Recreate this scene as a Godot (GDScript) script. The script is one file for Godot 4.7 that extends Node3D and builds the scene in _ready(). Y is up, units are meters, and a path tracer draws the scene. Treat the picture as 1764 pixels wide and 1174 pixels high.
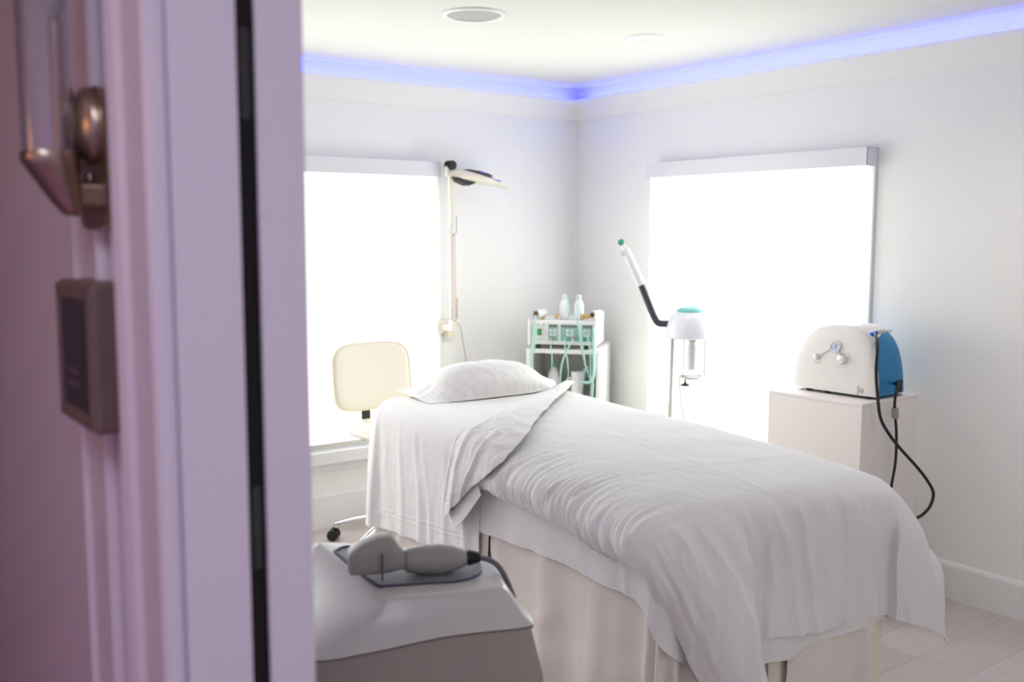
extends Node3D
# A treatment room seen from the corridor through its doorway. y up, metres.
# Room: x 0.45..3.813, z -4.527..0.6, ceiling 2.312. The corridor lies at x < 0.31.

const CEIL := 2.312
const EAST := 3.813
const NORTH := -4.527
const WEST := 0.449
const SOUTH := 0.6

var used := {}
var mats := {}


# ---------------------------------------------------------------- mesh builder
class MB:
	var v := PackedVector3Array()
	var n := PackedVector3Array()
	var uv := PackedVector2Array()
	var ix := PackedInt32Array()

	func tri(a: int, b: int, c: int) -> void:
		var g := (v[c] - v[a]).cross(v[b] - v[a])
		if g.length_squared() < 1e-18:
			return
		if g.dot(n[a] + n[b] + n[c]) < 0.0:
			ix.append_array(PackedInt32Array([a, c, b]))
		else:
			ix.append_array(PackedInt32Array([a, b, c]))

	func add(p: Vector3, nn: Vector3, t := Vector2.ZERO) -> int:
		v.append(p)
		n.append(nn)
		uv.append(t)
		return v.size() - 1

	# a flat polygon given by its corners in order
	func face(pts: Array, xf := Transform3D.IDENTITY, out_dir := Vector3.ZERO) -> void:
		var q: Array[Vector3] = []
		for p in pts:
			q.append(xf * (p as Vector3))
		var nn := Vector3.ZERO
		for i in range(1, q.size() - 1):
			nn += (q[i] - q[0]).cross(q[i + 1] - q[0])
		nn = nn.normalized()
		if out_dir != Vector3.ZERO and nn.dot(xf.basis * out_dir) < 0.0:
			nn = -nn
		var first := v.size()
		for p in q:
			add(p, nn, Vector2(p.x + p.z, p.y))
		for i in range(1, q.size() - 1):
			tri(first, first + i, first + i + 1)

	# a box with rounded edges
	func rbox(size: Vector3, r := 0.004, xf := Transform3D.IDENTITY, seg := 2) -> void:
		var h := size / 2.0
		r = minf(r, minf(h.x, minf(h.y, h.z)) * 0.999)
		var nb := xf.basis.inverse().transposed()
		for ax in 3:
			for s in [-1.0, 1.0]:
				var a1 := (ax + 1) % 3
				var a2 := (ax + 2) % 3
				var l1 := _steps(h[a1], r, seg)
				var l2 := _steps(h[a2], r, seg)
				var first := v.size()
				for i in l1.size():
					for j in l2.size():
						var p := Vector3.ZERO
						p[ax] = s * h[ax]
						p[a1] = l1[i]
						p[a2] = l2[j]
						var c := p.clamp(-h + Vector3.ONE * r, h - Vector3.ONE * r)
						var d := (p - c).normalized()
						add(xf * (c + d * r), (nb * d).normalized(), Vector2(p[a1], p[a2]))
				for i in l1.size() - 1:
					for j in l2.size() - 1:
						var k := first + i * l2.size() + j
						tri(k, k + 1, k + l2.size())
						tri(k + 1, k + l2.size() + 1, k + l2.size())

	func _steps(h: float, r: float, seg: int) -> PackedFloat32Array:
		var o := PackedFloat32Array()
		for k in seg + 1:
			o.append(-h + r * (1.0 - tan((1.0 - float(k) / seg) * PI / 4.0)))
		for k in seg + 1:
			o.append(h - r * (1.0 - tan(float(k) / seg * PI / 4.0)))
		return o

	# a grid of points, smooth; flip turns the side that counts as outside
	func grid(g: Array, wrap_u := false, wrap_v := false, flip := false, uvs := Vector2.ONE, xf := Transform3D.IDENTITY) -> void:
		var nu := g.size()
		var nv: int = (g[0] as PackedVector3Array).size()
		var first := v.size()
		var sgn := -1.0 if flip else 1.0
		var nb := xf.basis.inverse().transposed()
		for i in nu:
			var iu := (i - 1 + nu) % nu if wrap_u else maxi(i - 1, 0)
			var id := (i + 1) % nu if wrap_u else mini(i + 1, nu - 1)
			var row: PackedVector3Array = g[i]
			var ru: PackedVector3Array = g[iu]
			var rd: PackedVector3Array = g[id]
			for j in nv:
				var jl := (j - 1 + nv) % nv if wrap_v else maxi(j - 1, 0)
				var jr := (j + 1) % nv if wrap_v else mini(j + 1, nv - 1)
				var nn := (rd[j] - ru[j]).cross(row[jr] - row[jl])
				if nn.length_squared() < 1e-20:
					# a pole: take the direction from the neighbouring row
					var other: PackedVector3Array = g[clampi(i + (1 if i < nu / 2 else -1), 0, nu - 1)]
					nn = (rd[jr] - ru[jl]).cross(other[jr] - other[jl])
				nn = (nb * nn).normalized() * sgn
				add(xf * row[j], nn, Vector2(float(i) / maxi(nu - 1, 1) * uvs.x, float(j) / maxi(nv - 1, 1) * uvs.y))
		for i in (nu if wrap_u else nu - 1):
			var i2 := (i + 1) % nu
			for j in (nv if wrap_v else nv - 1):
				var j2 := (j + 1) % nv
				var a := first + i * nv + j
				var b := first + i * nv + j2
				var c := first + i2 * nv + j
				var d := first + i2 * nv + j2
				tri(a, b, c)
				tri(b, d, c)

	# a turned shape: profile of (radius, height) about the y axis
	func lathe(prof: Array, seg := 32, xf := Transform3D.IDENTITY) -> void:
		var g := []
		for p in prof:
			var row := PackedVector3Array()
			for k in seg:
				var t := TAU * k / seg
				row.append(Vector3(p.x * cos(t), p.y, p.x * sin(t)))
			g.append(row)
		grid(g, false, true, true, Vector2.ONE, xf)

	# a tube along points; radius may be one number or one per point
	func tube(pts: PackedVector3Array, radius, seg := 10, xf := Transform3D.IDENTITY, flat := 1.0) -> void:
		var g := []
		var m := pts.size()
		var t0 := (pts[1] - pts[0]).normalized()
		var up := Vector3.UP if absf(t0.y) < 0.9 else Vector3.RIGHT
		var side := t0.cross(up).normalized()
		for i in m:
			var t := (pts[mini(i + 1, m - 1)] - pts[maxi(i - 1, 0)]).normalized()
			side = (side - t * side.dot(t)).normalized()
			var b := t.cross(side)
			var r: float = radius if radius is float else radius[i]
			var row := PackedVector3Array()
			for k in seg:
				var a := TAU * k / seg
				row.append(pts[i] + (side * cos(a) + b * sin(a) * flat) * r)
			if i == 0:
				g.append(_cap(pts[0], seg))
				g.append(_near(row, pts[0]))
			g.append(row)
			if i == m - 1:
				g.append(_near(row, pts[i]))
				g.append(_cap(pts[i], seg))
		var before := ix.size()
		grid(g, false, true, false, Vector2.ONE, xf)
		# make sure that normals point outwards
		if ix.size() > before:
			var k := v.size() - seg * (g.size() / 2) - seg
			var i := clampi(g.size() / 2 - 2, 0, m - 1)
			if n[k].dot(v[k] - xf * pts[clampi(i - 1, 0, m - 1)]) < 0.0:
				pass

	func _cap(p: Vector3, seg: int) -> PackedVector3Array:
		var r := PackedVector3Array()
		for k in seg:
			r.append(p)
		return r

	func _near(row: PackedVector3Array, c: Vector3) -> PackedVector3Array:
		var r := PackedVector3Array()
		for p in row:
			r.append(c + (p - c) * 0.96)
		return r

	# a flat outline in x, y drawn out along z from z0 to z1
	func prism(poly: PackedVector2Array, z0: float, z1: float, xf := Transform3D.IDENTITY) -> void:
		var c := Vector2.ZERO
		for p in poly:
			c += p
		c /= poly.size()
		var cw := Geometry2D.is_polygon_clockwise(poly)
		for i in poly.size():
			var a := poly[i]
			var b := poly[(i + 1) % poly.size()]
			var e := b - a
			var o := Vector2(e.y, -e.x) * (-1.0 if cw else 1.0)
			face([Vector3(a.x, a.y, z0), Vector3(b.x, b.y, z0), Vector3(b.x, b.y, z1), Vector3(a.x, a.y, z1)], xf, Vector3(o.x, o.y, 0))
		var t := Geometry2D.triangulate_polygon(poly)
		for i in range(0, t.size(), 3):
			for s in [[z0, -1.0], [z1, 1.0]]:
				face([Vector3(poly[t[i]].x, poly[t[i]].y, s[0]), Vector3(poly[t[i + 1]].x, poly[t[i + 1]].y, s[0]), Vector3(poly[t[i + 2]].x, poly[t[i + 2]].y, s[0])], xf, Vector3(0, 0, s[1]))

	func mesh() -> ArrayMesh:
		var a := []
		a.resize(Mesh.ARRAY_MAX)
		a[Mesh.ARRAY_VERTEX] = v
		a[Mesh.ARRAY_NORMAL] = n
		a[Mesh.ARRAY_TEX_UV] = uv
		a[Mesh.ARRAY_INDEX] = ix
		var m := ArrayMesh.new()
		m.add_surface_from_arrays(Mesh.PRIMITIVE_TRIANGLES, a)
		return m


# ---------------------------------------------------------------- small helpers
func numbered(called: String) -> String:
	var k: int = used.get(called, -1) + 1
	used[called] = k
	return called if k == 0 else "%s_%03d" % [called, k]


func thing(called: String, label: String, category: String, at := Vector3.ZERO, turn := 0.0, group := "") -> Node3D:
	var o := Node3D.new()
	o.name = numbered(called)
	add_child(o)
	o.position = at
	o.rotation_degrees.y = turn
	tag(o, label, category, group)
	return o


func tag(o: Node, label: String, category := "", group := "", kind := "") -> void:
	o.set_meta("label", label)
	if category:
		o.set_meta("category", category)
	if group:
		o.set_meta("group", group)
	if kind:
		o.set_meta("kind", kind)


func part(parent: Node, called: String, b: MB, m: Material, label := "") -> MeshInstance3D:
	var o := MeshInstance3D.new()
	o.name = called
	o.mesh = b.mesh()
	o.material_override = m
	parent.add_child(o, true)
	if label:
		o.set_meta("label", label)
	return o


func single(called: String, b: MB, m: Material, label: String, category: String, group := "", kind := "") -> MeshInstance3D:
	var o := MeshInstance3D.new()
	o.name = numbered(called)
	o.mesh = b.mesh()
	o.material_override = m
	add_child(o)
	tag(o, label, category, group, kind)
	return o


func at(p: Vector3, deg := Vector3.ZERO) -> Transform3D:
	return Transform3D(Basis.from_euler(deg * PI / 180.0), p)


func pv(pts: Array) -> PackedVector3Array:
	return PackedVector3Array(pts)


func pv2(pts: Array) -> PackedVector2Array:
	return PackedVector2Array(pts)


func cr(a: Vector3, b: Vector3, c: Vector3, d: Vector3, t: float) -> Vector3:
	return b.cubic_interpolate(c, a, d, t)


func cr_row(p: PackedVector3Array, count: int) -> PackedVector3Array:
	var o := PackedVector3Array()
	var m := p.size()
	for k in count:
		var f := float(k) / (count - 1) * (m - 1)
		var i := mini(int(f), m - 2)
		var a := p[i - 1] if i > 0 else p[0] * 2.0 - p[1]
		var d := p[i + 2] if i + 2 < m else p[m - 1] * 2.0 - p[m - 2]
		o.append(cr(a, p[i], p[i + 1], d, f - i))
	return o


func smooth_path(pts: Array, count: int) -> PackedVector3Array:
	return cr_row(pv(pts), count)


# a net of control points drawn through by smooth curves both ways
func net_grid(net: Array, nu: int, nv: int) -> Array:
	var rows := []
	for r in net:
		rows.append(cr_row(r, nv))
	var out := []
	for i in nu:
		out.append(PackedVector3Array())
	for j in nv:
		var col := PackedVector3Array()
		for r in rows:
			col.append(r[j])
		var c := cr_row(col, nu)
		for i in nu:
			out[i].append(c[i])
	return out


# push a grid along its normals by f(i / nu, j / nv, point)
func pushed(g: Array, f: Callable, flip := false) -> Array:
	var out := []
	var nu := g.size()
	var nv: int = g[0].size()
	for i in nu:
		var row: PackedVector3Array = g[i]
		var ru: PackedVector3Array = g[maxi(i - 1, 0)]
		var rd: PackedVector3Array = g[mini(i + 1, nu - 1)]
		var o := PackedVector3Array()
		o.resize(nv)
		for j in nv:
			var nn := (rd[j] - ru[j]).cross(row[mini(j + 1, nv - 1)] - row[maxi(j - 1, 0)]).normalized()
			if flip:
				nn = -nn
			o[j] = row[j] + nn * (f.call(float(i) / (nu - 1), float(j) / (nv - 1), row[j]) as float)
		out.append(o)
	return out


# a cloth: the grid, a second layer just inside it, and the hems between
func cloth(b: MB, g: Array, flip := false, thick := 0.0016) -> void:
	var inner := pushed(g, func(_u, _v, _p): return -thick, flip)
	b.grid(g, false, false, flip)
	b.grid(inner, false, false, not flip)
	var nu := g.size()
	var nv: int = g[0].size()
	var rim := [PackedVector3Array(), PackedVector3Array()]
	for side in 4:
		for k in (nv if side < 2 else nu):
			var i := 0 if side == 0 else nu - 1 if side == 1 else k
			var j := k if side < 2 else 0 if side == 2 else nv - 1
			rim[0].append(g[i][j])
			rim[1].append(inner[i][j])
		b.grid(rim, false, false, false)
		rim = [PackedVector3Array(), PackedVector3Array()]


func superellipse(rx: float, rz: float, e: float, seg: int, y: float) -> PackedVector3Array:
	var o := PackedVector3Array()
	for k in seg:
		var t := TAU * k / seg
		o.append(Vector3(rx * signf(cos(t)) * pow(absf(cos(t)), 2.0 / e), y, rz * signf(sin(t)) * pow(absf(sin(t)), 2.0 / e)))
	return o


# ---------------------------------------------------------------- materials
func srgb(r: int, g: int, b: int) -> Color:
	return Color(r / 255.0, g / 255.0, b / 255.0)


func mat(called: String, c: Color, rough := 0.6, metal := 0.0) -> StandardMaterial3D:
	if mats.has(called):
		return mats[called]
	var m := StandardMaterial3D.new()
	m.resource_name = called
	m.albedo_color = c
	m.roughness = rough
	m.metallic = metal
	m.cull_mode = BaseMaterial3D.CULL_DISABLED
	mats[called] = m
	return m


func noise_tex(freq: float, size: int, normal := true, strength := 4.0, seed_ := 1, oct := 3) -> NoiseTexture2D:
	var f := FastNoiseLite.new()
	f.seed = seed_
	f.noise_type = FastNoiseLite.TYPE_SIMPLEX_SMOOTH
	f.frequency = freq
	f.fractal_octaves = oct
	var t := NoiseTexture2D.new()
	t.width = size
	t.height = size
	t.seamless = true
	t.as_normal_map = normal
	t.bump_strength = strength
	t.noise = f
	return t


func cotton(called: String, c: Color, bump: float, scale: float) -> StandardMaterial3D:
	var m := mat(called, c, 0.85)
	m.normal_enabled = true
	m.normal_texture = noise_tex(0.02, 256, true, 3.0, 7, 4)
	m.normal_scale = bump
	m.uv1_triplanar = true
	m.uv1_scale = Vector3.ONE * scale
	m.rim_enabled = true
	m.rim = 0.15
	m.backlight_enabled = true
	m.backlight = Color(0.12, 0.12, 0.12)
	return m


func wood_image(seed_: int, base: Color, dark: Color) -> ImageTexture:
	var f := FastNoiseLite.new()
	f.seed = seed_
	f.frequency = 1.0
	f.fractal_octaves = 4
	var im := Image.create(512, 128, false, Image.FORMAT_RGB8)
	for y in 128:
		for x in 512:
			var bend := f.get_noise_2d(x * 0.004, y * 0.01 + 40.0) * 6.0
			var a := f.get_noise_2d(x * 0.006, y * 0.16 + bend) * 0.5 + 0.5
			var fine := f.get_noise_2d(x * 0.02 + 100.0, y * 0.9) * 0.5 + 0.5
			im.set_pixel(x, y, base.lerp(dark, clampf(0.55 * a + 0.45 * fine, 0.0, 1.0)))
	im.generate_mipmaps()
	return ImageTexture.create_from_image(im)


func area(called: String, p: Vector3, look: Vector3, up: Vector3, size: Vector2, c: Color, e: float) -> void:
	var l := AreaLight3D.new()
	l.name = called
	l.area_size = size
	l.light_color = c
	l.light_energy = e
	l.area_range = 12.0
	l.shadow_enabled = true
	l.area_normalize_energy = true
	add_child(l, true)
	l.look_at_from_position(p, p + look, up)


# ---------------------------------------------------------------- the scene
func _ready() -> void:
	camera_and_light()
	materials()
	room()
	windows()
	corridor()
	bed()
	chair()
	magnifier_lamp()
	cart()
	steamer()
	pedestal_and_machine()
	laser_machine()


func camera_and_light() -> void:
	var cam := Camera3D.new()
	cam.name = "camera"
	add_child(cam)
	cam.position = Vector3(0, 1.5, 0)
	cam.rotation_degrees = Vector3(-6.32, -36.45, 0.115)
	cam.fov = rad_to_deg(2.0 * atan(587.0 / 1714.4))
	cam.near = 0.05
	var ca := CameraAttributesPhysical.new()
	ca.frustum_focal_length = 36.0
	ca.exposure_aperture = 3.3     # 36 mm at f/3.3: an opening of 11 mm
	ca.frustum_focus_distance = 2.9
	cam.attributes = ca
	cam.fov = rad_to_deg(2.0 * atan(587.0 / 1714.4))

	var we := WorldEnvironment.new()
	we.name = "environment"
	var e := Environment.new()
	e.background_mode = Environment.BG_SKY
	var sky := Sky.new()
	var sm := ProceduralSkyMaterial.new()
	sm.sky_top_color = Color(0.62, 0.74, 0.9)
	sm.sky_horizon_color = Color(0.9, 0.93, 0.96)
	sm.ground_bottom_color = Color(0.45, 0.45, 0.43)
	sm.ground_horizon_color = Color(0.8, 0.82, 0.82)
	sm.energy_multiplier = 1.0
	sky.sky_material = sm
	e.sky = sky
	e.ambient_light_source = Environment.AMBIENT_SOURCE_DISABLED
	e.tonemap_mode = Environment.TONE_MAPPER_LINEAR
	e.tonemap_exposure = 1.08
	e.sdfgi_enabled = true
	e.ssao_enabled = true
	e.ssil_enabled = true
	we.environment = e
	add_child(we)

	# daylight that the two blinds let through
	area("east_window_daylight", Vector3(EAST - 0.066, 1.115, -3.2), Vector3(-1, 0, 0), Vector3.UP, Vector2(1.24, 1.28), Color(0.97, 1.0, 0.965), 1.36)
	area("north_window_daylight", Vector3(1.711, 1.115, NORTH + 0.066), Vector3(0, 0, 1), Vector3.UP, Vector2(2.13, 1.28), Color(0.97, 1.0, 0.965), 1.85)  # window's hidden left part widened to light the near side of the bed
	# blue tape lights lying in the trough of the cornice
	var blue := Color(0.29, 0.32, 1.0)
	var yy := 2.226
	area("cove_tape_light_east", Vector3(EAST - 0.04, yy, (NORTH + SOUTH) / 2), Vector3(0.25, 1, 0), Vector3(0, 0, 1), Vector2(0.015, 4.9), blue, 0.86)
	area("cove_tape_light_north", Vector3((WEST + EAST) / 2, yy, NORTH + 0.04), Vector3(0, 1, -0.25), Vector3(1, 0, 0), Vector2(0.015, 3.2), blue, 0.5)
	# corridor: a lavender ceiling panel out of view, placed to light the jamb and wall
	area("unseen_corridor_panel_light", Vector3(-0.35, 2.285, 0.2), Vector3(0, -1, 0), Vector3(0, 0, 1), Vector2(0.5, 1.6), Color(0.88, 0.88, 0.93), 1.55)
	# added fill: a third blind on the south wall, behind the viewer
	area("added_south_fill_light", Vector3(2.155, 1.115, SOUTH - 0.066), Vector3(0, 0, -1), Vector3.UP, Vector2(1.24, 1.28), Color(0.965, 1.0, 0.955), 0.05)


func materials() -> void:
	mat("wall paint", srgb(246, 246, 244), 0.7)
	mat("ceiling paint", srgb(228, 228, 222), 0.85)
	mat("trim paint", srgb(240, 240, 240), 0.45)
	mat("gloss white", srgb(236, 236, 238), 0.3)
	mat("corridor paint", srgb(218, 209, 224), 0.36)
	mat("black", srgb(16, 16, 18), 0.5)
	mat("black rubber", srgb(14, 14, 15), 0.45)
	mat("chrome", srgb(215, 215, 215), 0.16, 1.0)
	mat("nickel", srgb(176, 160, 144), 0.3, 1.0)
	mat("teal", srgb(96, 178, 172), 0.45)
	cotton("cotton white", srgb(235, 233, 231), 0.10, 9.0)
	cotton("duvet cotton", srgb(234, 233, 231), 0.16, 5.0)
	cotton("skirt cotton", srgb(234, 227, 218), 0.08, 9.0)


# ---------------------------------------------------------------- room
func slab(b: MB, a: Vector3, c: Vector3, r := 0.0) -> void:
	if r > 0.0:
		b.rbox((c - a).abs(), r, at((a + c) / 2))
	else:
		b.rbox((c - a).abs(), 0.0005, at((a + c) / 2), 1)


func wall_with_hole(called: String, label: String, along_x: bool, where: float, thick: float, from: float, to: float, h0: float, h1: float, y0: float, y1: float) -> MeshInstance3D:
	var b := MB.new()
	for q in [[from, h0, -0.05, CEIL + 0.1], [h1, to, -0.05, CEIL + 0.1], [h0, h1, -0.05, y0], [h0, h1, y1, CEIL + 0.1]]:
		if along_x:
			slab(b, Vector3(q[0], q[2], where), Vector3(q[1], q[3], where + thick))
		else:
			slab(b, Vector3(where, q[2], q[0]), Vector3(where + thick, q[3], q[1]))
	return single(called, b, mats["wall paint"], label, "wall", "", "structure")


func room() -> void:
	wall_with_hole("wall_north", "white back wall with the blind nearest the cream chair", true, NORTH, -0.16, 0.0, EAST + 0.16, 0.66, 2.76, 0.42, 1.79)
	wall_with_hole("wall_east", "white side wall with the blind behind the steamer and pedestal", false, EAST, 0.16, NORTH - 0.16, SOUTH + 0.16, -3.81, -2.59, 0.42, 1.79)
	wall_with_hole("wall_south", "white wall with an added blind, behind the viewer", true, SOUTH, 0.16, 0.31, EAST + 0.16, 1.55, 2.76, 0.42, 1.79)
	var b := MB.new()
	# the wall with the doorway; a slot for the sliding door runs in its thickness
	b = MB.new()
	slab(b, Vector3(0.31, -0.05, -1.16), Vector3(WEST, CEIL + 0.1, NORTH))
	slab(b, Vector3(0.31, -0.05, -0.992), Vector3(0.372, CEIL + 0.1, -1.16))
	slab(b, Vector3(0.404, -0.05, -0.992), Vector3(WEST, CEIL + 0.1, -1.16))
	slab(b, Vector3(0.31, -0.05, -0.10), Vector3(WEST, CEIL + 0.1, SOUTH))
	slab(b, Vector3(0.31, 2.06, -0.10), Vector3(WEST, CEIL + 0.1, -0.992))
	single("wall_west", b, mats["corridor paint"], "glossy lilac-lit white corridor wall carrying the sconce and panel", "wall", "", "structure")

	b = MB.new()
	slab(b, Vector3(-1.3, CEIL, -4.7), Vector3(EAST + 0.16, CEIL + 0.12, 1.7))
	single("ceiling", b, mats["ceiling paint"], "flat white ceiling with recessed round fittings", "ceiling", "", "structure")

	floor_planks()

	# baseboards with a bevelled top
	for s in [["baseboard_north", "tall white baseboard under the window by the chair", 0.18, true], ["baseboard_east", "white bevelled baseboard beside the pedestal and bed foot", 0.152, false]]:
		b = MB.new()
		var h: float = s[2]
		var prof := pv2([Vector2(0, 0), Vector2(0.016, 0), Vector2(0.016, h - 0.016), Vector2(0.012, h - 0.006), Vector2(0.006, h), Vector2(0, h)])
		if s[3]:
			b.prism(prof, 0, EAST - WEST, Transform3D(Basis(Vector3(0, 0, 1), Vector3.UP, Vector3(1, 0, 0)), Vector3(WEST, 0, NORTH)))
		else:
			b.prism(prof, 0, SOUTH - NORTH, Transform3D(Basis(Vector3(-1, 0, 0), Vector3.UP, Vector3(0, 0, 1)), Vector3(EAST, 0, NORTH)))
		single(s[0], b, mats["trim paint"], s[1], "baseboard", "", "structure")

	# sloping cornice with a trough behind its lip, and the tape of blue LEDs in the trough
	var led := mat("blue led", srgb(70, 90, 255), 0.4)
	led.emission_enabled = true
	led.emission = srgb(60, 90, 255)
	led.emission_energy_multiplier = 0.8
	var cp := pv2([Vector2(0, 2.137), Vector2(0.006, 2.137), Vector2(0.066, 2.222), Vector2(0.07, 2.23), Vector2(0.07, 2.245), Vector2(0.0655, 2.245), Vector2(0.0655, 2.232), Vector2(0.058, 2.22), Vector2(0.0, 2.205)])
	for s in [["trim_1", "sloped white cornice with blue cove light above the north window", true], ["trim_2", "sloped white cornice with blue cove light above the east window", false]]:
		b = MB.new()
		var tape := MB.new()
		if s[2]:
			b.prism(cp, 0, EAST - WEST, Transform3D(Basis(Vector3(0, 0, 1), Vector3.UP, Vector3(1, 0, 0)), Vector3(WEST, 0, NORTH)))
			tape.rbox(Vector3(3.2, 0.004, 0.01), 0.001, at(Vector3((WEST + EAST) / 2, 2.219, NORTH + 0.036)))
		else:
			b.prism(cp, 0, SOUTH - NORTH, Transform3D(Basis(Vector3(-1, 0, 0), Vector3.UP, Vector3(0, 0, 1)), Vector3(EAST, 0, NORTH)))
			tape.rbox(Vector3(0.01, 0.004, 4.9), 0.001, at(Vector3(EAST - 0.036, 2.219, (NORTH + SOUTH) / 2)))
		var o := single(s[0], b, mats["wall paint"], s[1], "cornice", "", "structure")
		part(o, "led_tape_light", tape, led, "blue LED tape lying in the trough")

	# ceiling loudspeaker
	var sp := thing("ceiling_speaker", "large round ceiling speaker with pale grey grille", "speaker", Vector3(2.182, CEIL, -3.2))
	b = MB.new()
	b.lathe([Vector2(0.101, -0.001), Vector2(0.101, -0.006), Vector2(0.106, -0.009), Vector2(0.116, -0.008), Vector2(0.122, -0.004), Vector2(0.123, 0.0)], 64)
	part(sp, "rim", b, mats["trim paint"])
	b = MB.new()
	b.lathe([Vector2(0.0, -0.0055), Vector2(0.05, -0.0055), Vector2(0.095, -0.004), Vector2(0.1015, -0.003)], 48)
	part(sp, "grille", b, mat("grille", srgb(176, 180, 178), 0.7))
	# two recessed downlights, the second added above the picture; both brighten the bed
	for q in [["small white recessed downlight nearer the room corner", -3.144], ["added white recessed downlight above the foot of the bed, out of view", -1.76]]:
		var dl := thing("recessed_downlight", q[0], "ceiling light", Vector3(3.02, CEIL, q[1]), 0.0, "recessed downlights")
		b = MB.new()
		b.lathe([Vector2(0.066, 0.0), Vector2(0.066, -0.005), Vector2(0.07, -0.008), Vector2(0.083, -0.006), Vector2(0.088, 0.0)], 48)
		part(dl, "trim_ring", b, mats["trim paint"])
		b = MB.new()
		b.lathe([Vector2(0.0, -0.003), Vector2(0.062, -0.003), Vector2(0.0665, -0.001)], 40)
		var lens := mat("lens", srgb(250, 250, 248), 0.4)
		lens.emission_enabled = true
		lens.emission = srgb(255, 250, 240)
		lens.emission_energy_multiplier = 0.5
		part(dl, "lens_lamp", b, lens)
		var sl := SpotLight3D.new()
		sl.name = "downlight_beam"
		sl.light_color = srgb(255, 248, 238)
		sl.light_energy = 0.33
		sl.light_size = 0.06
		sl.spot_range = 8.0
		sl.spot_attenuation = 2.0
		sl.spot_angle = 72.0
		sl.spot_angle_attenuation = 0.9
		sl.shadow_enabled = true
		dl.add_child(sl, true)
		sl.position = Vector3(0, -0.02, 0)
		sl.rotation_degrees = Vector3(-90, 0, 0)


func floor_planks() -> void:
	var b := MB.new()
	slab(b, Vector3(-1.3, -0.2, -4.7), Vector3(EAST + 0.16, -0.006, 1.7))
	var fl := single("floor", b, mat("floor gap", srgb(172, 160, 156), 0.8), "pale washed oak plank floor of the room, plain pink in the unseen corridor", "floor", "", "structure")
	var woods: Array[StandardMaterial3D] = []
	for k in 4:
		var m := mat("oak %d" % k, Color.WHITE, 0.42)
		var t := 0.955 + 0.015 * k
		m.albedo_texture = wood_image(11 + k, srgb(int(226 * t), int(216 * t), int(213 * t)), srgb(int(196 * t), int(184 * t), int(181 * t)))
		woods.append(m)
	var rng := RandomNumberGenerator.new()
	rng.seed = 5
	var w := 0.19
	var meshes := {}
	var z := NORTH
	var row := 0
	while z < SOUTH:
		var x := WEST - rng.randf() * 1.1
		while x < EAST:
			var l := 1.2
			var x0 := maxf(x, WEST)
			var x1 := minf(x + l, EAST)
			if x1 - x0 > 0.02:
				var key := snappedf(x1 - x0, 0.001)
				var pm: ArrayMesh
				if meshes.has(key):
					pm = meshes[key]
				else:
					pm = plank_mesh(x1 - x0 - 0.0008, w - 0.0008)
					meshes[key] = pm
				var o := MeshInstance3D.new()
				o.name = "plank"
				o.mesh = pm
				o.material_override = woods[rng.randi() % 4]
				o.position = Vector3((x0 + x1) / 2, 0, z + w / 2)
				fl.add_child(o, true)
			x += l
		z += w
		row += 1
	# unseen corridor floor, its pink chosen to throw pinkish light on the lower walls
	b = MB.new()
	slab(b, Vector3(-1.3, -0.004, -4.6), Vector3(0.31, 0.0, 1.6))
	part(fl, "unseen_corridor_floor", b, mat("corridor floor", srgb(194, 142, 172), 0.5))


func plank_mesh(l: float, w: float) -> ArrayMesh:
	var b := MB.new()
	var c := 0.0007
	var top := [Vector3(-l / 2 + c, 0, -w / 2 + c), Vector3(l / 2 - c, 0, -w / 2 + c), Vector3(l / 2 - c, 0, w / 2 - c), Vector3(-l / 2 + c, 0, w / 2 - c)]
	var mid := [Vector3(-l / 2, -c, -w / 2), Vector3(l / 2, -c, -w / 2), Vector3(l / 2, -c, w / 2), Vector3(-l / 2, -c, w / 2)]
	b.face(top, Transform3D.IDENTITY, Vector3.UP)
	for k in 4:
		var k2 := (k + 1) % 4
		var o: Vector3 = mid[k] + mid[k2]
		b.face([top[k], top[k2], mid[k2], mid[k]], Transform3D.IDENTITY, o + Vector3.UP)
		b.face([mid[k], mid[k2], mid[k2] + Vector3.DOWN * 0.006, mid[k] + Vector3.DOWN * 0.006], Transform3D.IDENTITY, o)
	for k in b.v.size():
		b.uv[k] = Vector2(b.v[k].x / 1.2 + 0.5, b.v[k].z / w + 0.5)
	return b.mesh()


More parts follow.
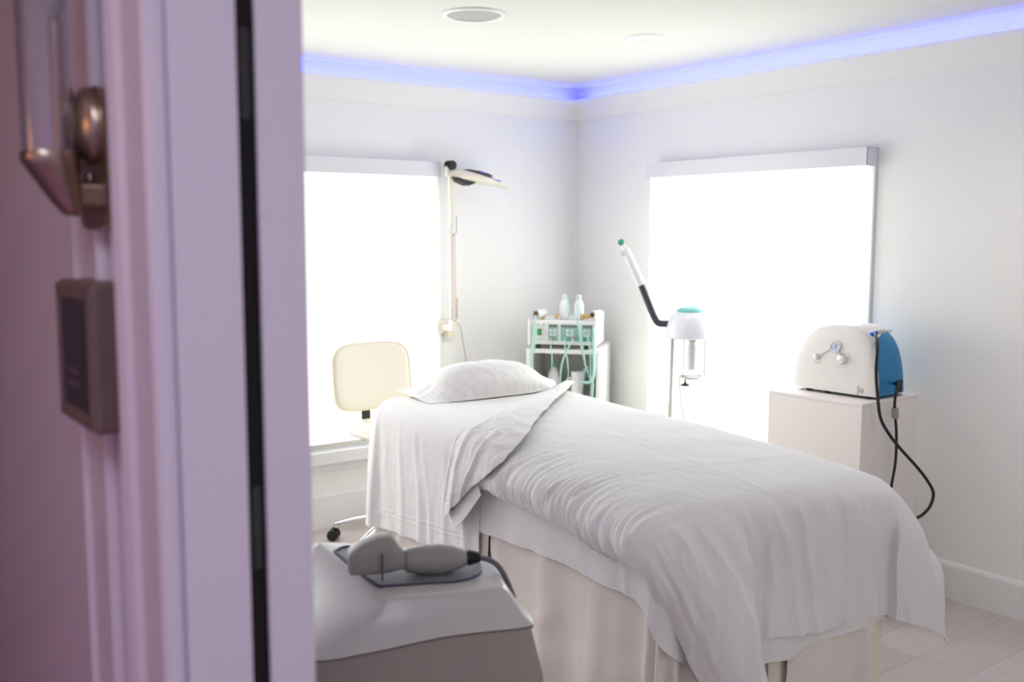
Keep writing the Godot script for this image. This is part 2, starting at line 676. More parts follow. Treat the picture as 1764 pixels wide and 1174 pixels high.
# ---------------------------------------------------------------- windows and blinds
# built in a frame whose z axis points into the room; x runs along the wall
func windows() -> void:
	var glass := mat("window glass", Color(0.9, 0.95, 0.95, 0.12), 0.02)
	glass.transparency = BaseMaterial3D.TRANSPARENCY_ALPHA
	var blind := mat("blind cloth", srgb(250, 249, 246), 0.9)
	blind.emission_enabled = true  # glow put into the cloth for daylight coming through it
	blind.emission = srgb(255, 254, 250)
	blind.emission_energy_multiplier = 0.9
	var val := mat("valance white", srgb(232, 232, 238), 0.5)
	# place, turn, what stands before it, name, half the width, half the casing's width
	for s in [[Vector3(1.711, 0, NORTH), 0.0, "the cream chair", "window_1", 1.101, 1.122], [Vector3(EAST, 0, -3.2), -90.0, "the steamer", "window_2", 0.656, 0.638], [Vector3(2.155, 0, SOUTH), 180.0, "the room entrance wall, added out of view as fill light", "window_3", 0.656, 0.638]]:  # the last window is added as fill, behind the viewer
		var hw: float = s[4]
		var gw := hw - 0.05
		var w := Node3D.new()
		w.name = s[3]
		add_child(w)
		w.position = s[0]
		w.rotation_degrees.y = s[1]
		tag(w, "white framed window with sill behind the blind near " + s[2], "window", "", "structure")
		var b := MB.new()
		for x in [-1, 1]:
			b.rbox(Vector3(0.055, 1.37, 0.06), 0.004, at(Vector3(x * (gw - 0.0275), 1.105, -0.09)))
		for y in [0.4475, 1.7625]:
			b.rbox(Vector3(gw * 2.0 - 0.11, 0.055, 0.06), 0.004, at(Vector3(0, y, -0.09)))
		part(w, "frame", b, mats["trim paint"])
		b = MB.new()
		b.rbox(Vector3(0.05, 1.26, 0.05), 0.004, at(Vector3(0, 1.105, -0.09)))
		part(w, "mullion", b, mats["trim paint"])
		for x in [-1, 1]:
			var pw := gw - 0.055 - 0.025
			b = MB.new()
			b.rbox(Vector3(pw, 1.26, 0.006), 0.001, at(Vector3(x * (0.025 + pw / 2), 1.105, -0.09)), 1)
			part(w, "pane", b, glass)
		# casing boards and sill
		for x in [-1, 1]:
			b = MB.new()
			b.rbox(Vector3(0.05, 1.38, 0.018), 0.003, at(Vector3(x * float(s[5]), 1.09, 0.009)))
			part(w, "casing", b, mats["gloss white"])
		b = MB.new()
		b.rbox(Vector3(hw * 2.0 + 0.15, 0.066, 0.20), 0.006, at(Vector3(0, 0.374, -0.018)))
		part(w, "sill", b, mats["gloss white"])
		b = MB.new()
		b.rbox(Vector3(hw * 2.0 + 0.05, 0.05, 0.016), 0.003, at(Vector3(0, 0.315, 0.008)))
		part(w, "apron", b, mats["trim paint"])

		var r := thing("window_blind", "white roller blind glowing with daylight behind " + s[2], "blind", s[0], s[1], "white roller blinds")
		b = MB.new()
		b.rbox(Vector3(hw * 2.0, 1.36, 0.002), 0.0008, at(Vector3(0, 1.12, 0.052)), 1)
		part(r, "glowing_blind_cloth", b, blind)
		b = MB.new()
		b.rbox(Vector3(hw * 2.0, 0.03, 0.012), 0.004, at(Vector3(0, 0.428, 0.052)))
		part(r, "bottom_rail", b, mat("blind rail", srgb(205, 203, 200), 0.6))
		b = MB.new()
		b.rbox(Vector3(hw * 2.0 + 0.018, 0.078, 0.004), 0.0015, at(Vector3(0, 1.816, 0.078)))
		b.rbox(Vector3(hw * 2.0 + 0.018, 0.004, 0.078), 0.0015, at(Vector3(0, 1.853, 0.04)))
		for x in [-1, 1]:
			b.rbox(Vector3(0.004, 0.078, 0.08), 0.0015, at(Vector3(x * (hw + 0.007), 1.816, 0.04)))
		part(r, "valance", b, val)
		b = MB.new()
		b.tube(pv([Vector3(-hw + 0.006, 1.815, 0.042), Vector3(hw - 0.006, 1.815, 0.042)]), 0.02, 20)
		part(r, "roller", b, mats["trim paint"])


# ---------------------------------------------------------------- corridor side
func corridor() -> void:
	var cp: StandardMaterial3D = mats["corridor paint"]
	# the rest of the corridor, out of the picture
	var b := MB.new()
	slab(b, Vector3(-1.3, -0.05, -4.7), Vector3(-1.2, CEIL + 0.1, 1.7))
	single("wall_corridor", b, cp, "white corridor wall facing the doorway", "wall", "", "structure")
	b = MB.new()
	slab(b, Vector3(-1.2, -0.05, -4.7), Vector3(0.31, CEIL + 0.1, -4.55))
	slab(b, Vector3(-1.2, -0.05, 1.6), Vector3(0.449, CEIL + 0.1, 1.7))
	slab(b, Vector3(0.31, -0.05, SOUTH + 0.16), Vector3(WEST, CEIL + 0.1, 1.6))
	single("wall_corridor_ends", b, cp, "white walls closing the corridor ends", "wall", "", "structure")
	var pan := thing("unseen_corridor_light_panel", "unseen flat lavender light panel on the ceiling, lighting the corridor", "ceiling light", Vector3(-0.35, CEIL, 0.2))
	b = MB.new()
	b.rbox(Vector3(0.56, 0.02, 1.66), 0.004, at(Vector3(0, -0.01, 0)))
	part(pan, "frame", b, mats["trim paint"])
	b = MB.new()
	b.rbox(Vector3(0.5, 0.003, 1.6), 0.001, at(Vector3(0, -0.0205, 0)))
	var glow := mat("panel glow", srgb(230, 215, 255), 0.5)
	glow.emission_enabled = true
	glow.emission = srgb(225, 205, 255)
	glow.emission_energy_multiplier = 0.7
	part(pan, "diffuser_lamp", b, glow)

	# doorway lining: two boards with the dark slot of the sliding door between them
	var d := Node3D.new()
	d.name = "door_1"
	add_child(d)
	tag(d, "white doorway lining with the dark slot of a sliding door", "doorway", "", "structure")
	b = MB.new()
	slab(b, Vector3(0.3115, 0, -0.97), Vector3(0.3785, 2.06, -0.994), 0.0015)
	slab(b, Vector3(0.372, 0, -0.972), Vector3(0.3785, 2.06, -1.15), 0.0015)
	part(d, "jamb_board", b, cp)
	b = MB.new()
	slab(b, Vector3(0.398, 0, -0.97), Vector3(0.4495, 2.06, -0.994), 0.0015)
	slab(b, Vector3(0.398, 0, -0.972), Vector3(0.404, 2.06, -1.15), 0.0015)
	part(d, "jamb_board", b, cp)
	b = MB.new()
	slab(b, Vector3(0.3787, 0.0, -0.9755), Vector3(0.3978, 2.04, -1.15))
	part(d, "door_edge", b, mat("flat black", srgb(7, 7, 8), 0.9), "black edge of the sliding door inside its slot")
	b = MB.new()
	for y in [1.19, 1.655]:
		b.rbox(Vector3(0.011, 0.09, 0.004), 0.0015, at(Vector3(0.388, y, -0.9745)))
	part(d, "latch_plate", b, mat("dark metal", srgb(70, 70, 74), 0.35, 1.0))
	for z in [[-0.10, "jamb_board"]]:
		b = MB.new()
		slab(b, Vector3(0.3115, 0, -0.10), Vector3(0.4495, 2.06, -0.12), 0.002)
		part(d, z[1], b, cp)
	b = MB.new()
	slab(b, Vector3(0.3115, 2.04, -0.12), Vector3(0.4495, 2.0605, -0.97), 0.002)
	part(d, "head_board", b, cp)

	# casing on the corridor side, with a moulded outer edge
	var c := MB.new()
	var prof := pv2([Vector2(0, 0), Vector2(0, 0.016), Vector2(0.006, 0.02), Vector2(0.07, 0.02), Vector2(0.078, 0.026), Vector2(0.092, 0.03), Vector2(0.104, 0.026), Vector2(0.106, 0)])
	# x of the outline runs away from the opening (towards -z), y of it out of the wall (towards -x)
	c.prism(prof, 0, 2.16, Transform3D(Basis(Vector3(0, 0, -1), Vector3(-1, 0, 0), Vector3(0, 1, 0)), Vector3(0.31, 0, -0.9775)))
	single("trim_3", c, cp, "moulded white casing on the corridor side of the doorway", "trim", "", "structure")
	c = MB.new()
	slab(c, Vector3(0.3045, 0, -1.205), Vector3(0.31, CEIL, -1.335), 0.002)
	for z in [-1.216, -1.324]:
		c.tube(pv([Vector3(0.3055, 0, z), Vector3(0.3055, CEIL, z)]), 0.008, 12)
	single("trim_4", c, cp, "flat white pilaster strip with beaded edges behind the sconce", "trim", "", "structure")

	sconce()
	wall_panel()


func sconce() -> void:
	var t := thing("wall_sconce", "brushed nickel wall sconce with clear glass tube", "wall lamp", Vector3(0.310, 1.578, -1.186))
	var nk: StandardMaterial3D = mats["nickel"]
	# x is towards the room, so the fitting reaches out along -x; wall at x = 0
	var b := MB.new()
	var pl := PackedVector2Array()
	for k in 40:
		var a := TAU * k / 40
		pl.append(Vector2(0.062 * signf(cos(a)) * pow(absf(cos(a)), 0.45), 0.078 * signf(sin(a)) * pow(absf(sin(a)), 0.45)))
	var out := Transform3D(Basis(Vector3(0, 0, 1), Vector3(0, 1, 0), Vector3(-1, 0, 0)), Vector3.ZERO)
	b.prism(pl, 0, 0.02, out)
	part(t, "backplate", b, nk)
	b = MB.new()
	var dome := []
	for k in 13:
		var a := PI / 2 * k / 12.0
		dome.append(Vector2(0.043 * sin(a), 0.02 + 0.02 * cos(a)))
	dome.append(Vector2(0.044, 0.0))
	b.lathe(dome, 40, Transform3D(Basis(Vector3(0, 0, 1), Vector3(-1, 0, 0), Vector3(0, 1, 0)), Vector3(0, 0.036, 0)))
	part(t, "dome", b, nk)
	b = MB.new()
	b.lathe([Vector2(0.0, 0.006), Vector2(0.006, 0.005), Vector2(0.008, 0.0)], 16, Transform3D(Basis(Vector3(0, 0, 1), Vector3(-1, 0, 0), Vector3(0, 1, 0)), Vector3(-0.02, -0.02, -0.01)))
	part(t, "screw", b, mats["chrome"])
	b = MB.new()
	b.rbox(Vector3(0.05, 0.026, 0.03), 0.004, at(Vector3(-0.025, -0.04, 0)))
	part(t, "arm", b, nk)
	# a half funnel, upright along the wall side, that carries the glass tube and candle
	b = MB.new()
	var g := []
	for q in [[-0.062, -0.004, 0.001, 0.001], [-0.062, 0.004, 0.027, 0.029], [-0.062, 0.006, 0.029, 0.031], [-0.062, -0.003, 0.0295, 0.031], [-0.060, -0.008, 0.028, 0.030], [-0.046, -0.046, 0.017, 0.02], [-0.040, -0.058, 0.013, 0.014], [-0.039, -0.062, 0.010, 0.011], [-0.039, -0.063, 0.001, 0.001]]:
		var row := superellipse(q[2], q[3], 2.4, 40, q[1])
		for k in row.size():
			row[k].x += q[0]
		g.append(row)
	b.grid(g, false, true)
	part(t, "cup", b, nk)
	b = MB.new()
	b.lathe([Vector2(0.0245, -0.004), Vector2(0.0245, 0.33), Vector2(0.026, 0.333), Vector2(0.0275, 0.33), Vector2(0.0275, -0.004), Vector2(0.0245, -0.004)], 48, at(Vector3(-0.062, 0.006, 0)))
	var gl := mat("sconce glass", Color(0.97, 0.97, 1.0, 0.06), 0.02)
	gl.refraction_enabled = true
	gl.refraction_scale = 0.05
	part(t, "glass_tube", b, gl)
	b = MB.new()
	b.lathe([Vector2(0.0, -0.004), Vector2(0.0075, -0.004), Vector2(0.0075, 0.145), Vector2(0.007, 0.148), Vector2(0.0, 0.148)], 20, at(Vector3(-0.05, 0, 0)))
	part(t, "candle_sleeve", b, nk)
	b = MB.new()
	b.lathe([Vector2(0.0, 0.146), Vector2(0.006, 0.148), Vector2(0.010, 0.165), Vector2(0.0105, 0.175), Vector2(0.007, 0.195), Vector2(0.002, 0.21), Vector2(0.0, 0.211)], 20, at(Vector3(-0.05, 0, 0)))
	part(t, "bulb", b, mat("clear bulb", srgb(190, 185, 190), 0.1))

	# a warm lamp across the corridor, out of view, placed for the sconce's glint
	var w := thing("unseen_globe_wall_lamp", "unseen small warm globe lamp on the opposite corridor wall", "wall lamp", Vector3(-1.2, 1.68, -1.3))
	b = MB.new()
	b.lathe([Vector2(0.0, 0.02), Vector2(0.05, 0.02), Vector2(0.055, 0.0), Vector2(0.0, 0.0)], 28, Transform3D(Basis(Vector3(0, 0, 1), Vector3(1, 0, 0), Vector3(0, 1, 0)), Vector3.ZERO))
	b.tube(pv([Vector3(0.01, 0, 0), Vector3(0.09, 0, 0)]), 0.008, 12)
	part(w, "bracket", b, nk)
	b = MB.new()
	var prof := []
	for k in 17:
		prof.append(Vector2(0.06 * sin(PI * k / 16.0), -0.06 * cos(PI * k / 16.0)))
	b.lathe(prof, 32, at(Vector3(0.13, 0, 0)))
	var wg := mat("warm globe", srgb(255, 225, 180), 0.4)
	wg.emission_enabled = true
	wg.emission = srgb(255, 190, 120)
	wg.emission_energy_multiplier = 11.0
	part(w, "globe_bulb", b, wg)
	var om := OmniLight3D.new()
	om.name = "unseen_globe_light"
	om.light_color = srgb(255, 190, 120)
	om.light_energy = 0.025
	om.light_size = 0.055
	om.omni_range = 8.0
	om.omni_attenuation = 2.0
	om.shadow_enabled = true
	om.position = Vector3(0.13, 0, 0)
	w.add_child(om, true)


func wall_panel() -> void:
	var t := thing("wall_control_panel", "thick taupe control box with dark screen below the sconce", "control panel", Vector3(0.31, 1.36, -1.197))
	var br := mat("taupe plastic", srgb(112, 94, 90), 0.45)
	# the front faces -x
	var b := MB.new()
	b.rbox(Vector3(0.042, 0.165, 0.155), 0.006, at(Vector3(-0.021, 0, 0)), 3)
	part(t, "housing", b, br)
	b = MB.new()
	for s in [-1, 1]:
		b.rbox(Vector3(0.006, 0.158, 0.012), 0.002, at(Vector3(-0.042, 0, s * 0.069)))
		b.rbox(Vector3(0.006, 0.016, 0.14), 0.002, at(Vector3(-0.042, s * 0.071, 0)))
	part(t, "bezel", b, br)
	b = MB.new()
	b.rbox(Vector3(0.003, 0.128, 0.121), 0.001, at(Vector3(-0.0412, 0, 0)), 1)
	part(t, "screen", b, mat("dark screen", srgb(34, 30, 36), 0.12))
	b = MB.new()
	for y in [-0.02, -0.035]:
		b.rbox(Vector3(0.002, 0.006, 0.05), 0.0008, at(Vector3(-0.043, y, -0.01)), 1)
	part(t, "key_row", b, mat("key grey", srgb(92, 78, 84), 0.4))


# ---------------------------------------------------------------- treatment bed
# bed frame: a runs from the foot edge to the head, b from the near long side to the far one
func bp(a: float, b: float, y: float) -> Vector3:
	return Vector3(b, y, -a)


func bnet(rows: Array) -> Array:
	var o := []
	for r in rows:
		var p := PackedVector3Array()
		for q in r:
			p.append(bp(q[0], q[1], q[2]))
		o.append(p)
	return o


func gauss(x: float, w: float) -> float:
	return exp(-x * x / (w * w))


func bed_cloth(called: String, label: String, category: String) -> Node3D:
	return thing(called, label, category, Vector3(1.74, 0, -1.70), -8.0)


func bed() -> void:
	var cot: StandardMaterial3D = mats["cotton white"]
	# the table itself
	var t := bed_cloth("massage_table", "padded treatment table hidden under the white bedding", "massage table")
	var b := MB.new()
	b.rbox(Vector3(0.74, 0.09, 1.92), 0.03, at(bp(0.99, 0.41, 0.735)), 4)
	part(t, "cushion", b, mat("cream vinyl", srgb(236, 226, 206), 0.5))
	b = MB.new()
	b.rbox(Vector3(0.70, 0.07, 1.86), 0.006, at(bp(0.99, 0.41, 0.655)))
	part(t, "frame", b, mat("beige laminate", srgb(244, 234, 214), 0.5))
	b = MB.new()
	b.rbox(Vector3(0.77, 0.60, 1.95), 0.006, at(bp(0.97, 0.388, 0.33)))
	part(t, "base_cabinet", b, mats["beige laminate"])
	for q in [[0.1, 0.1], [0.1, 0.72], [1.9, 0.1], [1.9, 0.72]]:
		b = MB.new()
		b.rbox(Vector3(0.05, 0.03, 0.05), 0.006, at(bp(q[0], q[1], 0.016)))
		part(t, "foot", b, mats["beige laminate"])

	skirt()
	lower_sheet(cot)
	head_sheet(cot)
	pillow(cot)
	duvet()
	flap(cot)


func skirt() -> void:
	var t := bed_cloth("table_skirt", "white pleated skirt hanging to the floor around the treatment bed", "bed skirt")
	# outlines in (a, b); each panel is one length of cloth, slits lie between them
	var panels := [
		[Vector2(2.03, 0.35), Vector2(2.03, 0.08), Vector2(1.985, 0.0), Vector2(1.6, -0.018), Vector2(0.94, -0.014)],
		[Vector2(0.930, -0.010), Vector2(0.5, -0.014), Vector2(0.08, -0.014), Vector2(0.0, -0.008), Vector2(-0.016, 0.06), Vector2(-0.015, 0.3)],
		[Vector2(-0.012, 0.331), Vector2(-0.016, 0.341), Vector2(-0.012, 0.351)],
		[Vector2(-0.012, 0.388), Vector2(-0.016, 0.6), Vector2(-0.015, 0.70), Vector2(0.03, 0.755), Vector2(0.1, 0.77)],
		[Vector2(0.08, 0.80), Vector2(0.5, 0.84), Vector2(1.2, 0.85), Vector2(1.95, 0.84), Vector2(2.03, 0.78), Vector2(2.03, 0.36)]]
	for pi in panels.size():
		var pts := []
		for q in panels[pi]:
			pts.append(Vector3(q.x, 0, q.y))
		var length := 0.0
		for k in pts.size() - 1:
			length += (pts[k] as Vector3).distance_to(pts[k + 1])
		var nu := maxi(8, int(length / 0.008))
		var path := smooth_path(pts, nu)
		var g := []
		var noise := FastNoiseLite.new()
		noise.seed = 30 + pi
		noise.frequency = 3.0
		for i in nu:
			var row := PackedVector3Array()
			var d := path[mini(i + 1, nu - 1)] - path[maxi(i - 1, 0)]
			var o := Vector3(d.z, 0, -d.x).normalized()
			if (path[i] + o - Vector3(1.0, 0, 0.4)).length() < (path[i] - o - Vector3(1.0, 0, 0.4)).length():
				o = -o
			var s := length * i / (nu - 1)
			for j in 40:
				var f := j / 39.0
				var y := lerpf(0.66, 0.008, f)
				var ph := s / 0.165 + 0.35 * noise.get_noise_2d(s, 0.5) + 0.1 * noise.get_noise_2d(s * 0.6, f * 1.5 + 9.0)
				var wave := pow(0.5 + 0.5 * sin(TAU * ph), 1.7)
				var off := (0.006 + 0.036 * f) * wave + 0.012 * noise.get_noise_2d(s * 0.7, f * 0.5 + 3.0) * f
				if length < 0.1:
					off *= 0.2
				var q := path[i] + o * off
				row.append(bp(q.x, q.z, y))
			g.append(row)
		var b := MB.new()
		cloth(b, g)
		part(t, "panel", b, mats["skirt cotton"])


func lower_sheet(m: Material) -> void:
	var t := bed_cloth("lower_sheet", "thin white sheet hanging below the duvet along the near side", "bed sheet")
	# columns go round from the near side to the foot: (a, b, hem height)
	var cols := [[1.15, -0.034, 0.48], [0.78, -0.036, 0.522], [0.48, -0.038, 0.552], [0.24, -0.040, 0.562], [0.08, -0.042, 0.566], [0.0, -0.045, 0.53], [-0.03, -0.03, 0.475], [-0.035, 0.04, 0.42], [-0.032, 0.18, 0.35], [-0.034, 0.3, 0.372], [-0.038, 0.38, 0.368], [-0.032, 0.46, 0.39], [-0.03, 0.6, 0.392], [-0.03, 0.72, 0.405], [0.0, 0.80, 0.42], [0.15, 0.87, 0.45]]
	var rows := []
	for c in cols:
		var y0 := 0.725
		var r := []
		for k in 5:
			var f: float = [0.0, 0.35, 0.7, 0.93, 1.0][k]
			var push: float = [0.02, 0.0, -0.004, -0.006, -0.006][k]
			r.append([c[0] + (push if c[1] > 0.1 else 0.0), c[1] - (push * -1.0 if c[1] < 0.0 else 0.0), lerpf(y0, c[2], f)])
		rows.append(r)
	var noise := FastNoiseLite.new()
	noise.seed = 4
	noise.frequency = 4.0
	var g := net_grid(bnet(rows), 260, 60)
	var creases := [0.10, 0.165, 0.24]
	g = pushed(g, func(u, v, p):
		var d: float = 0.012 * noise.get_noise_3d(p.x * 1.2, p.y * 0.35, p.z * 1.2) * v
		d += 0.003 * noise.get_noise_3d(p.x * 3.0, p.y * 1.2, p.z * 3.0)
		for k in creases:
			d += 0.006 * gauss(u - k - 0.01 * v, 0.006) * v
		d += 0.001 * smoothstep(0.925, 0.93, v)
		return d, true)
	var b := MB.new()
	cloth(b, g, true)
	part(t, "cloth", b, m)


func head_sheet(m: Material) -> void:
	var t := bed_cloth("head_sheet", "white sheet with stitched hem band draped over the head of the bed", "bed sheet")
	# rows from beneath the duvet to the head, then down the head end; columns from far hem to near hem
	var rows := []
	for q in [[0.965, 0.415], [1.1, 0.39], [1.4, 0.345], [1.65, 0.312], [1.82, 0.288]]:
		var a: float = q[0]
		var h: float = q[1]
		rows.append([[a, 0.87, 0.52], [a, 0.865, 0.70], [a, 0.835, 0.785], [a, 0.7, 0.803], [a, 0.42, 0.805], [a, 0.12, 0.803], [a, 0.0, 0.792], [a, -0.045, 0.745], [a, -0.052, 0.62], [a, -0.056, lerpf(0.62, h + 0.07, 0.5)], [a, -0.058, h + 0.075], [a, -0.06, h]])
	for k in [7, 8, 9, 10, 11]:
		rows[0][k][1] += 0.014
	rows.append([[1.93, 0.87, 0.52], [1.94, 0.865, 0.70], [1.94, 0.83, 0.78], [1.94, 0.7, 0.80], [1.94, 0.42, 0.802], [1.94, 0.12, 0.80], [1.93, 0.01, 0.795], [1.925, -0.045, 0.745], [1.93, -0.065, 0.62], [1.93, -0.078, 0.48], [1.93, -0.085, 0.36], [1.93, -0.09, 0.278]])
	rows.append([[2.0, 0.855, 0.52], [2.0, 0.845, 0.68], [1.99, 0.81, 0.755], [1.99, 0.7, 0.775], [1.99, 0.42, 0.778], [1.985, 0.12, 0.776], [1.975, 0.04, 0.77], [1.985, -0.02, 0.72], [2.02, -0.03, 0.61], [2.045, -0.028, 0.48], [2.06, -0.025, 0.36], [2.07, -0.02, 0.282]])
	rows.append([[2.04, 0.82, 0.5], [2.04, 0.8, 0.58], [2.03, 0.76, 0.62], [2.03, 0.65, 0.63], [2.03, 0.42, 0.63], [2.035, 0.15, 0.63], [2.04, 0.08, 0.62], [2.055, 0.03, 0.58], [2.07, 0.01, 0.52], [2.085, 0.005, 0.44], [2.095, 0.0, 0.36], [2.10, 0.0, 0.285]])
	rows.append([[2.05, 0.80, 0.3], [2.05, 0.77, 0.3], [2.05, 0.72, 0.3], [2.05, 0.6, 0.3], [2.05, 0.42, 0.3], [2.055, 0.2, 0.3], [2.06, 0.14, 0.3], [2.07, 0.1, 0.29], [2.08, 0.07, 0.29], [2.09, 0.05, 0.285], [2.1, 0.04, 0.285], [2.11, 0.03, 0.285]])
	var noise := FastNoiseLite.new()
	noise.seed = 9
	noise.frequency = 1.0
	var g := net_grid(bnet(rows), 220, 240)
	# folds that fall down the near side: (a at the hem, lean, width, height)
	var folds := [[1.885, 0.0, 0.018, 0.012], [1.77, 0.10, 0.03, 0.007], [1.60, 0.10, 0.02, 0.009], [1.42, 0.16, 0.022, 0.009], [1.33, 0.2, 0.016, 0.006], [1.20, 0.05, 0.02, 0.008], [1.04, 0.03, 0.018, 0.009]]
	g = pushed(g, func(_u, v, p):
		var side := clampf((0.80 - p.y) / 0.35, 0.0, 1.0) if p.x < 0.05 else 0.0
		var a: float = -p.z
		var d := 0.0
		if side > 0.0:
			for f in folds:
				d += f[3] * gauss(a - f[0] - f[1] * (1.0 - side) * 0.6, f[2] * (0.7 + 0.6 * side)) * side
			d += 0.006 * noise.get_noise_3d(a * 11.0, p.y * 1.5, 3.0) * side
			d += 0.0016 * gauss(v - 0.905, 0.004) + 0.0016 * gauss(v - 0.925, 0.004)
		d += 0.0022 * noise.get_noise_3d(p.x * 9.0, p.y * 9.0, p.z * 6.0)
		return d)
	var b := MB.new()
	cloth(b, g)
	part(t, "cloth", b, m)


func pillow(m: Material) -> void:
	var t := bed_cloth("pillow", "plump white pillow at the head of the bed", "pillow")
	var g := []
	for k in 19:
		var f := k / 18.0
		var s := sin(f * PI)
		var row := superellipse(0.225 * pow(s, 0.45), 0.10 * pow(s, 0.45), 2.6, 48, 0.856 - 0.048 * cos(f * PI))
		for j in row.size():
			row[j] = bp(1.875, 0.435, 0.0) + row[j]
		g.append(row)
	var b := MB.new()
	b.grid(g, false, true)
	part(t, "cushion", b, m)

	# the cloth over it, its hem turned towards the viewer
	var c := bed_cloth("pillow_cover_cloth", "white cloth with a pointed hem draped over the pillow", "pillow cover")
	var rows := [
		[[2.06, 0.10, 0.812], [2.04, 0.14, 0.822], [2.02, 0.26, 0.845], [2.02, 0.43, 0.85], [2.02, 0.60, 0.845], [2.02, 0.74, 0.822], [2.0, 0.86, 0.812]],
		[[2.03, 0.105, 0.812], [1.99, 0.16, 0.835], [1.97, 0.27, 0.90], [1.97, 0.43, 0.918], [1.97, 0.59, 0.905], [1.97, 0.73, 0.845], [1.99, 0.85, 0.814]],
		[[1.97, 0.105, 0.811], [1.92, 0.17, 0.852], [1.88, 0.28, 0.93], [1.88, 0.43, 0.942], [1.88, 0.59, 0.93], [1.90, 0.73, 0.86], [1.97, 0.84, 0.815]],
		[[1.90, 0.105, 0.811], [1.85, 0.16, 0.838], [1.80, 0.28, 0.915], [1.79, 0.43, 0.932], [1.80, 0.59, 0.918], [1.84, 0.72, 0.85], [1.94, 0.83, 0.815]],
		[[1.80, 0.105, 0.811], [1.77, 0.15, 0.818], [1.73, 0.27, 0.858], [1.72, 0.43, 0.885], [1.745, 0.59, 0.87], [1.80, 0.71, 0.83], [1.91, 0.815, 0.815]],
		[[1.72, 0.11, 0.808], [1.71, 0.16, 0.808], [1.70, 0.27, 0.810], [1.71, 0.42, 0.811], [1.73, 0.56, 0.811], [1.78, 0.69, 0.810], [1.88, 0.80, 0.811]]]
	var n := FastNoiseLite.new()
	n.seed = 21
	n.frequency = 1.0
	g = net_grid(bnet(rows), 120, 160)
	g = pushed(g, func(u, v, p):
		var d: float = 0.005 * n.get_noise_3d(p.x * 7.0, p.y * 5.0, p.z * 7.0) + 0.0018 * n.get_noise_3d(p.x * 22.0, p.y * 9.0, p.z * 22.0)
		# two folds running down from the crown to the near corner
		d += 0.006 * gauss(v - 0.22 - 0.10 * (1.0 - u), 0.06) * smoothstep(0.15, 0.5, u) * (1.0 - smoothstep(0.85, 1.0, u))
		return d)
	b = MB.new()
	cloth(b, g, false, 0.003)
	part(c, "cloth", b, m)


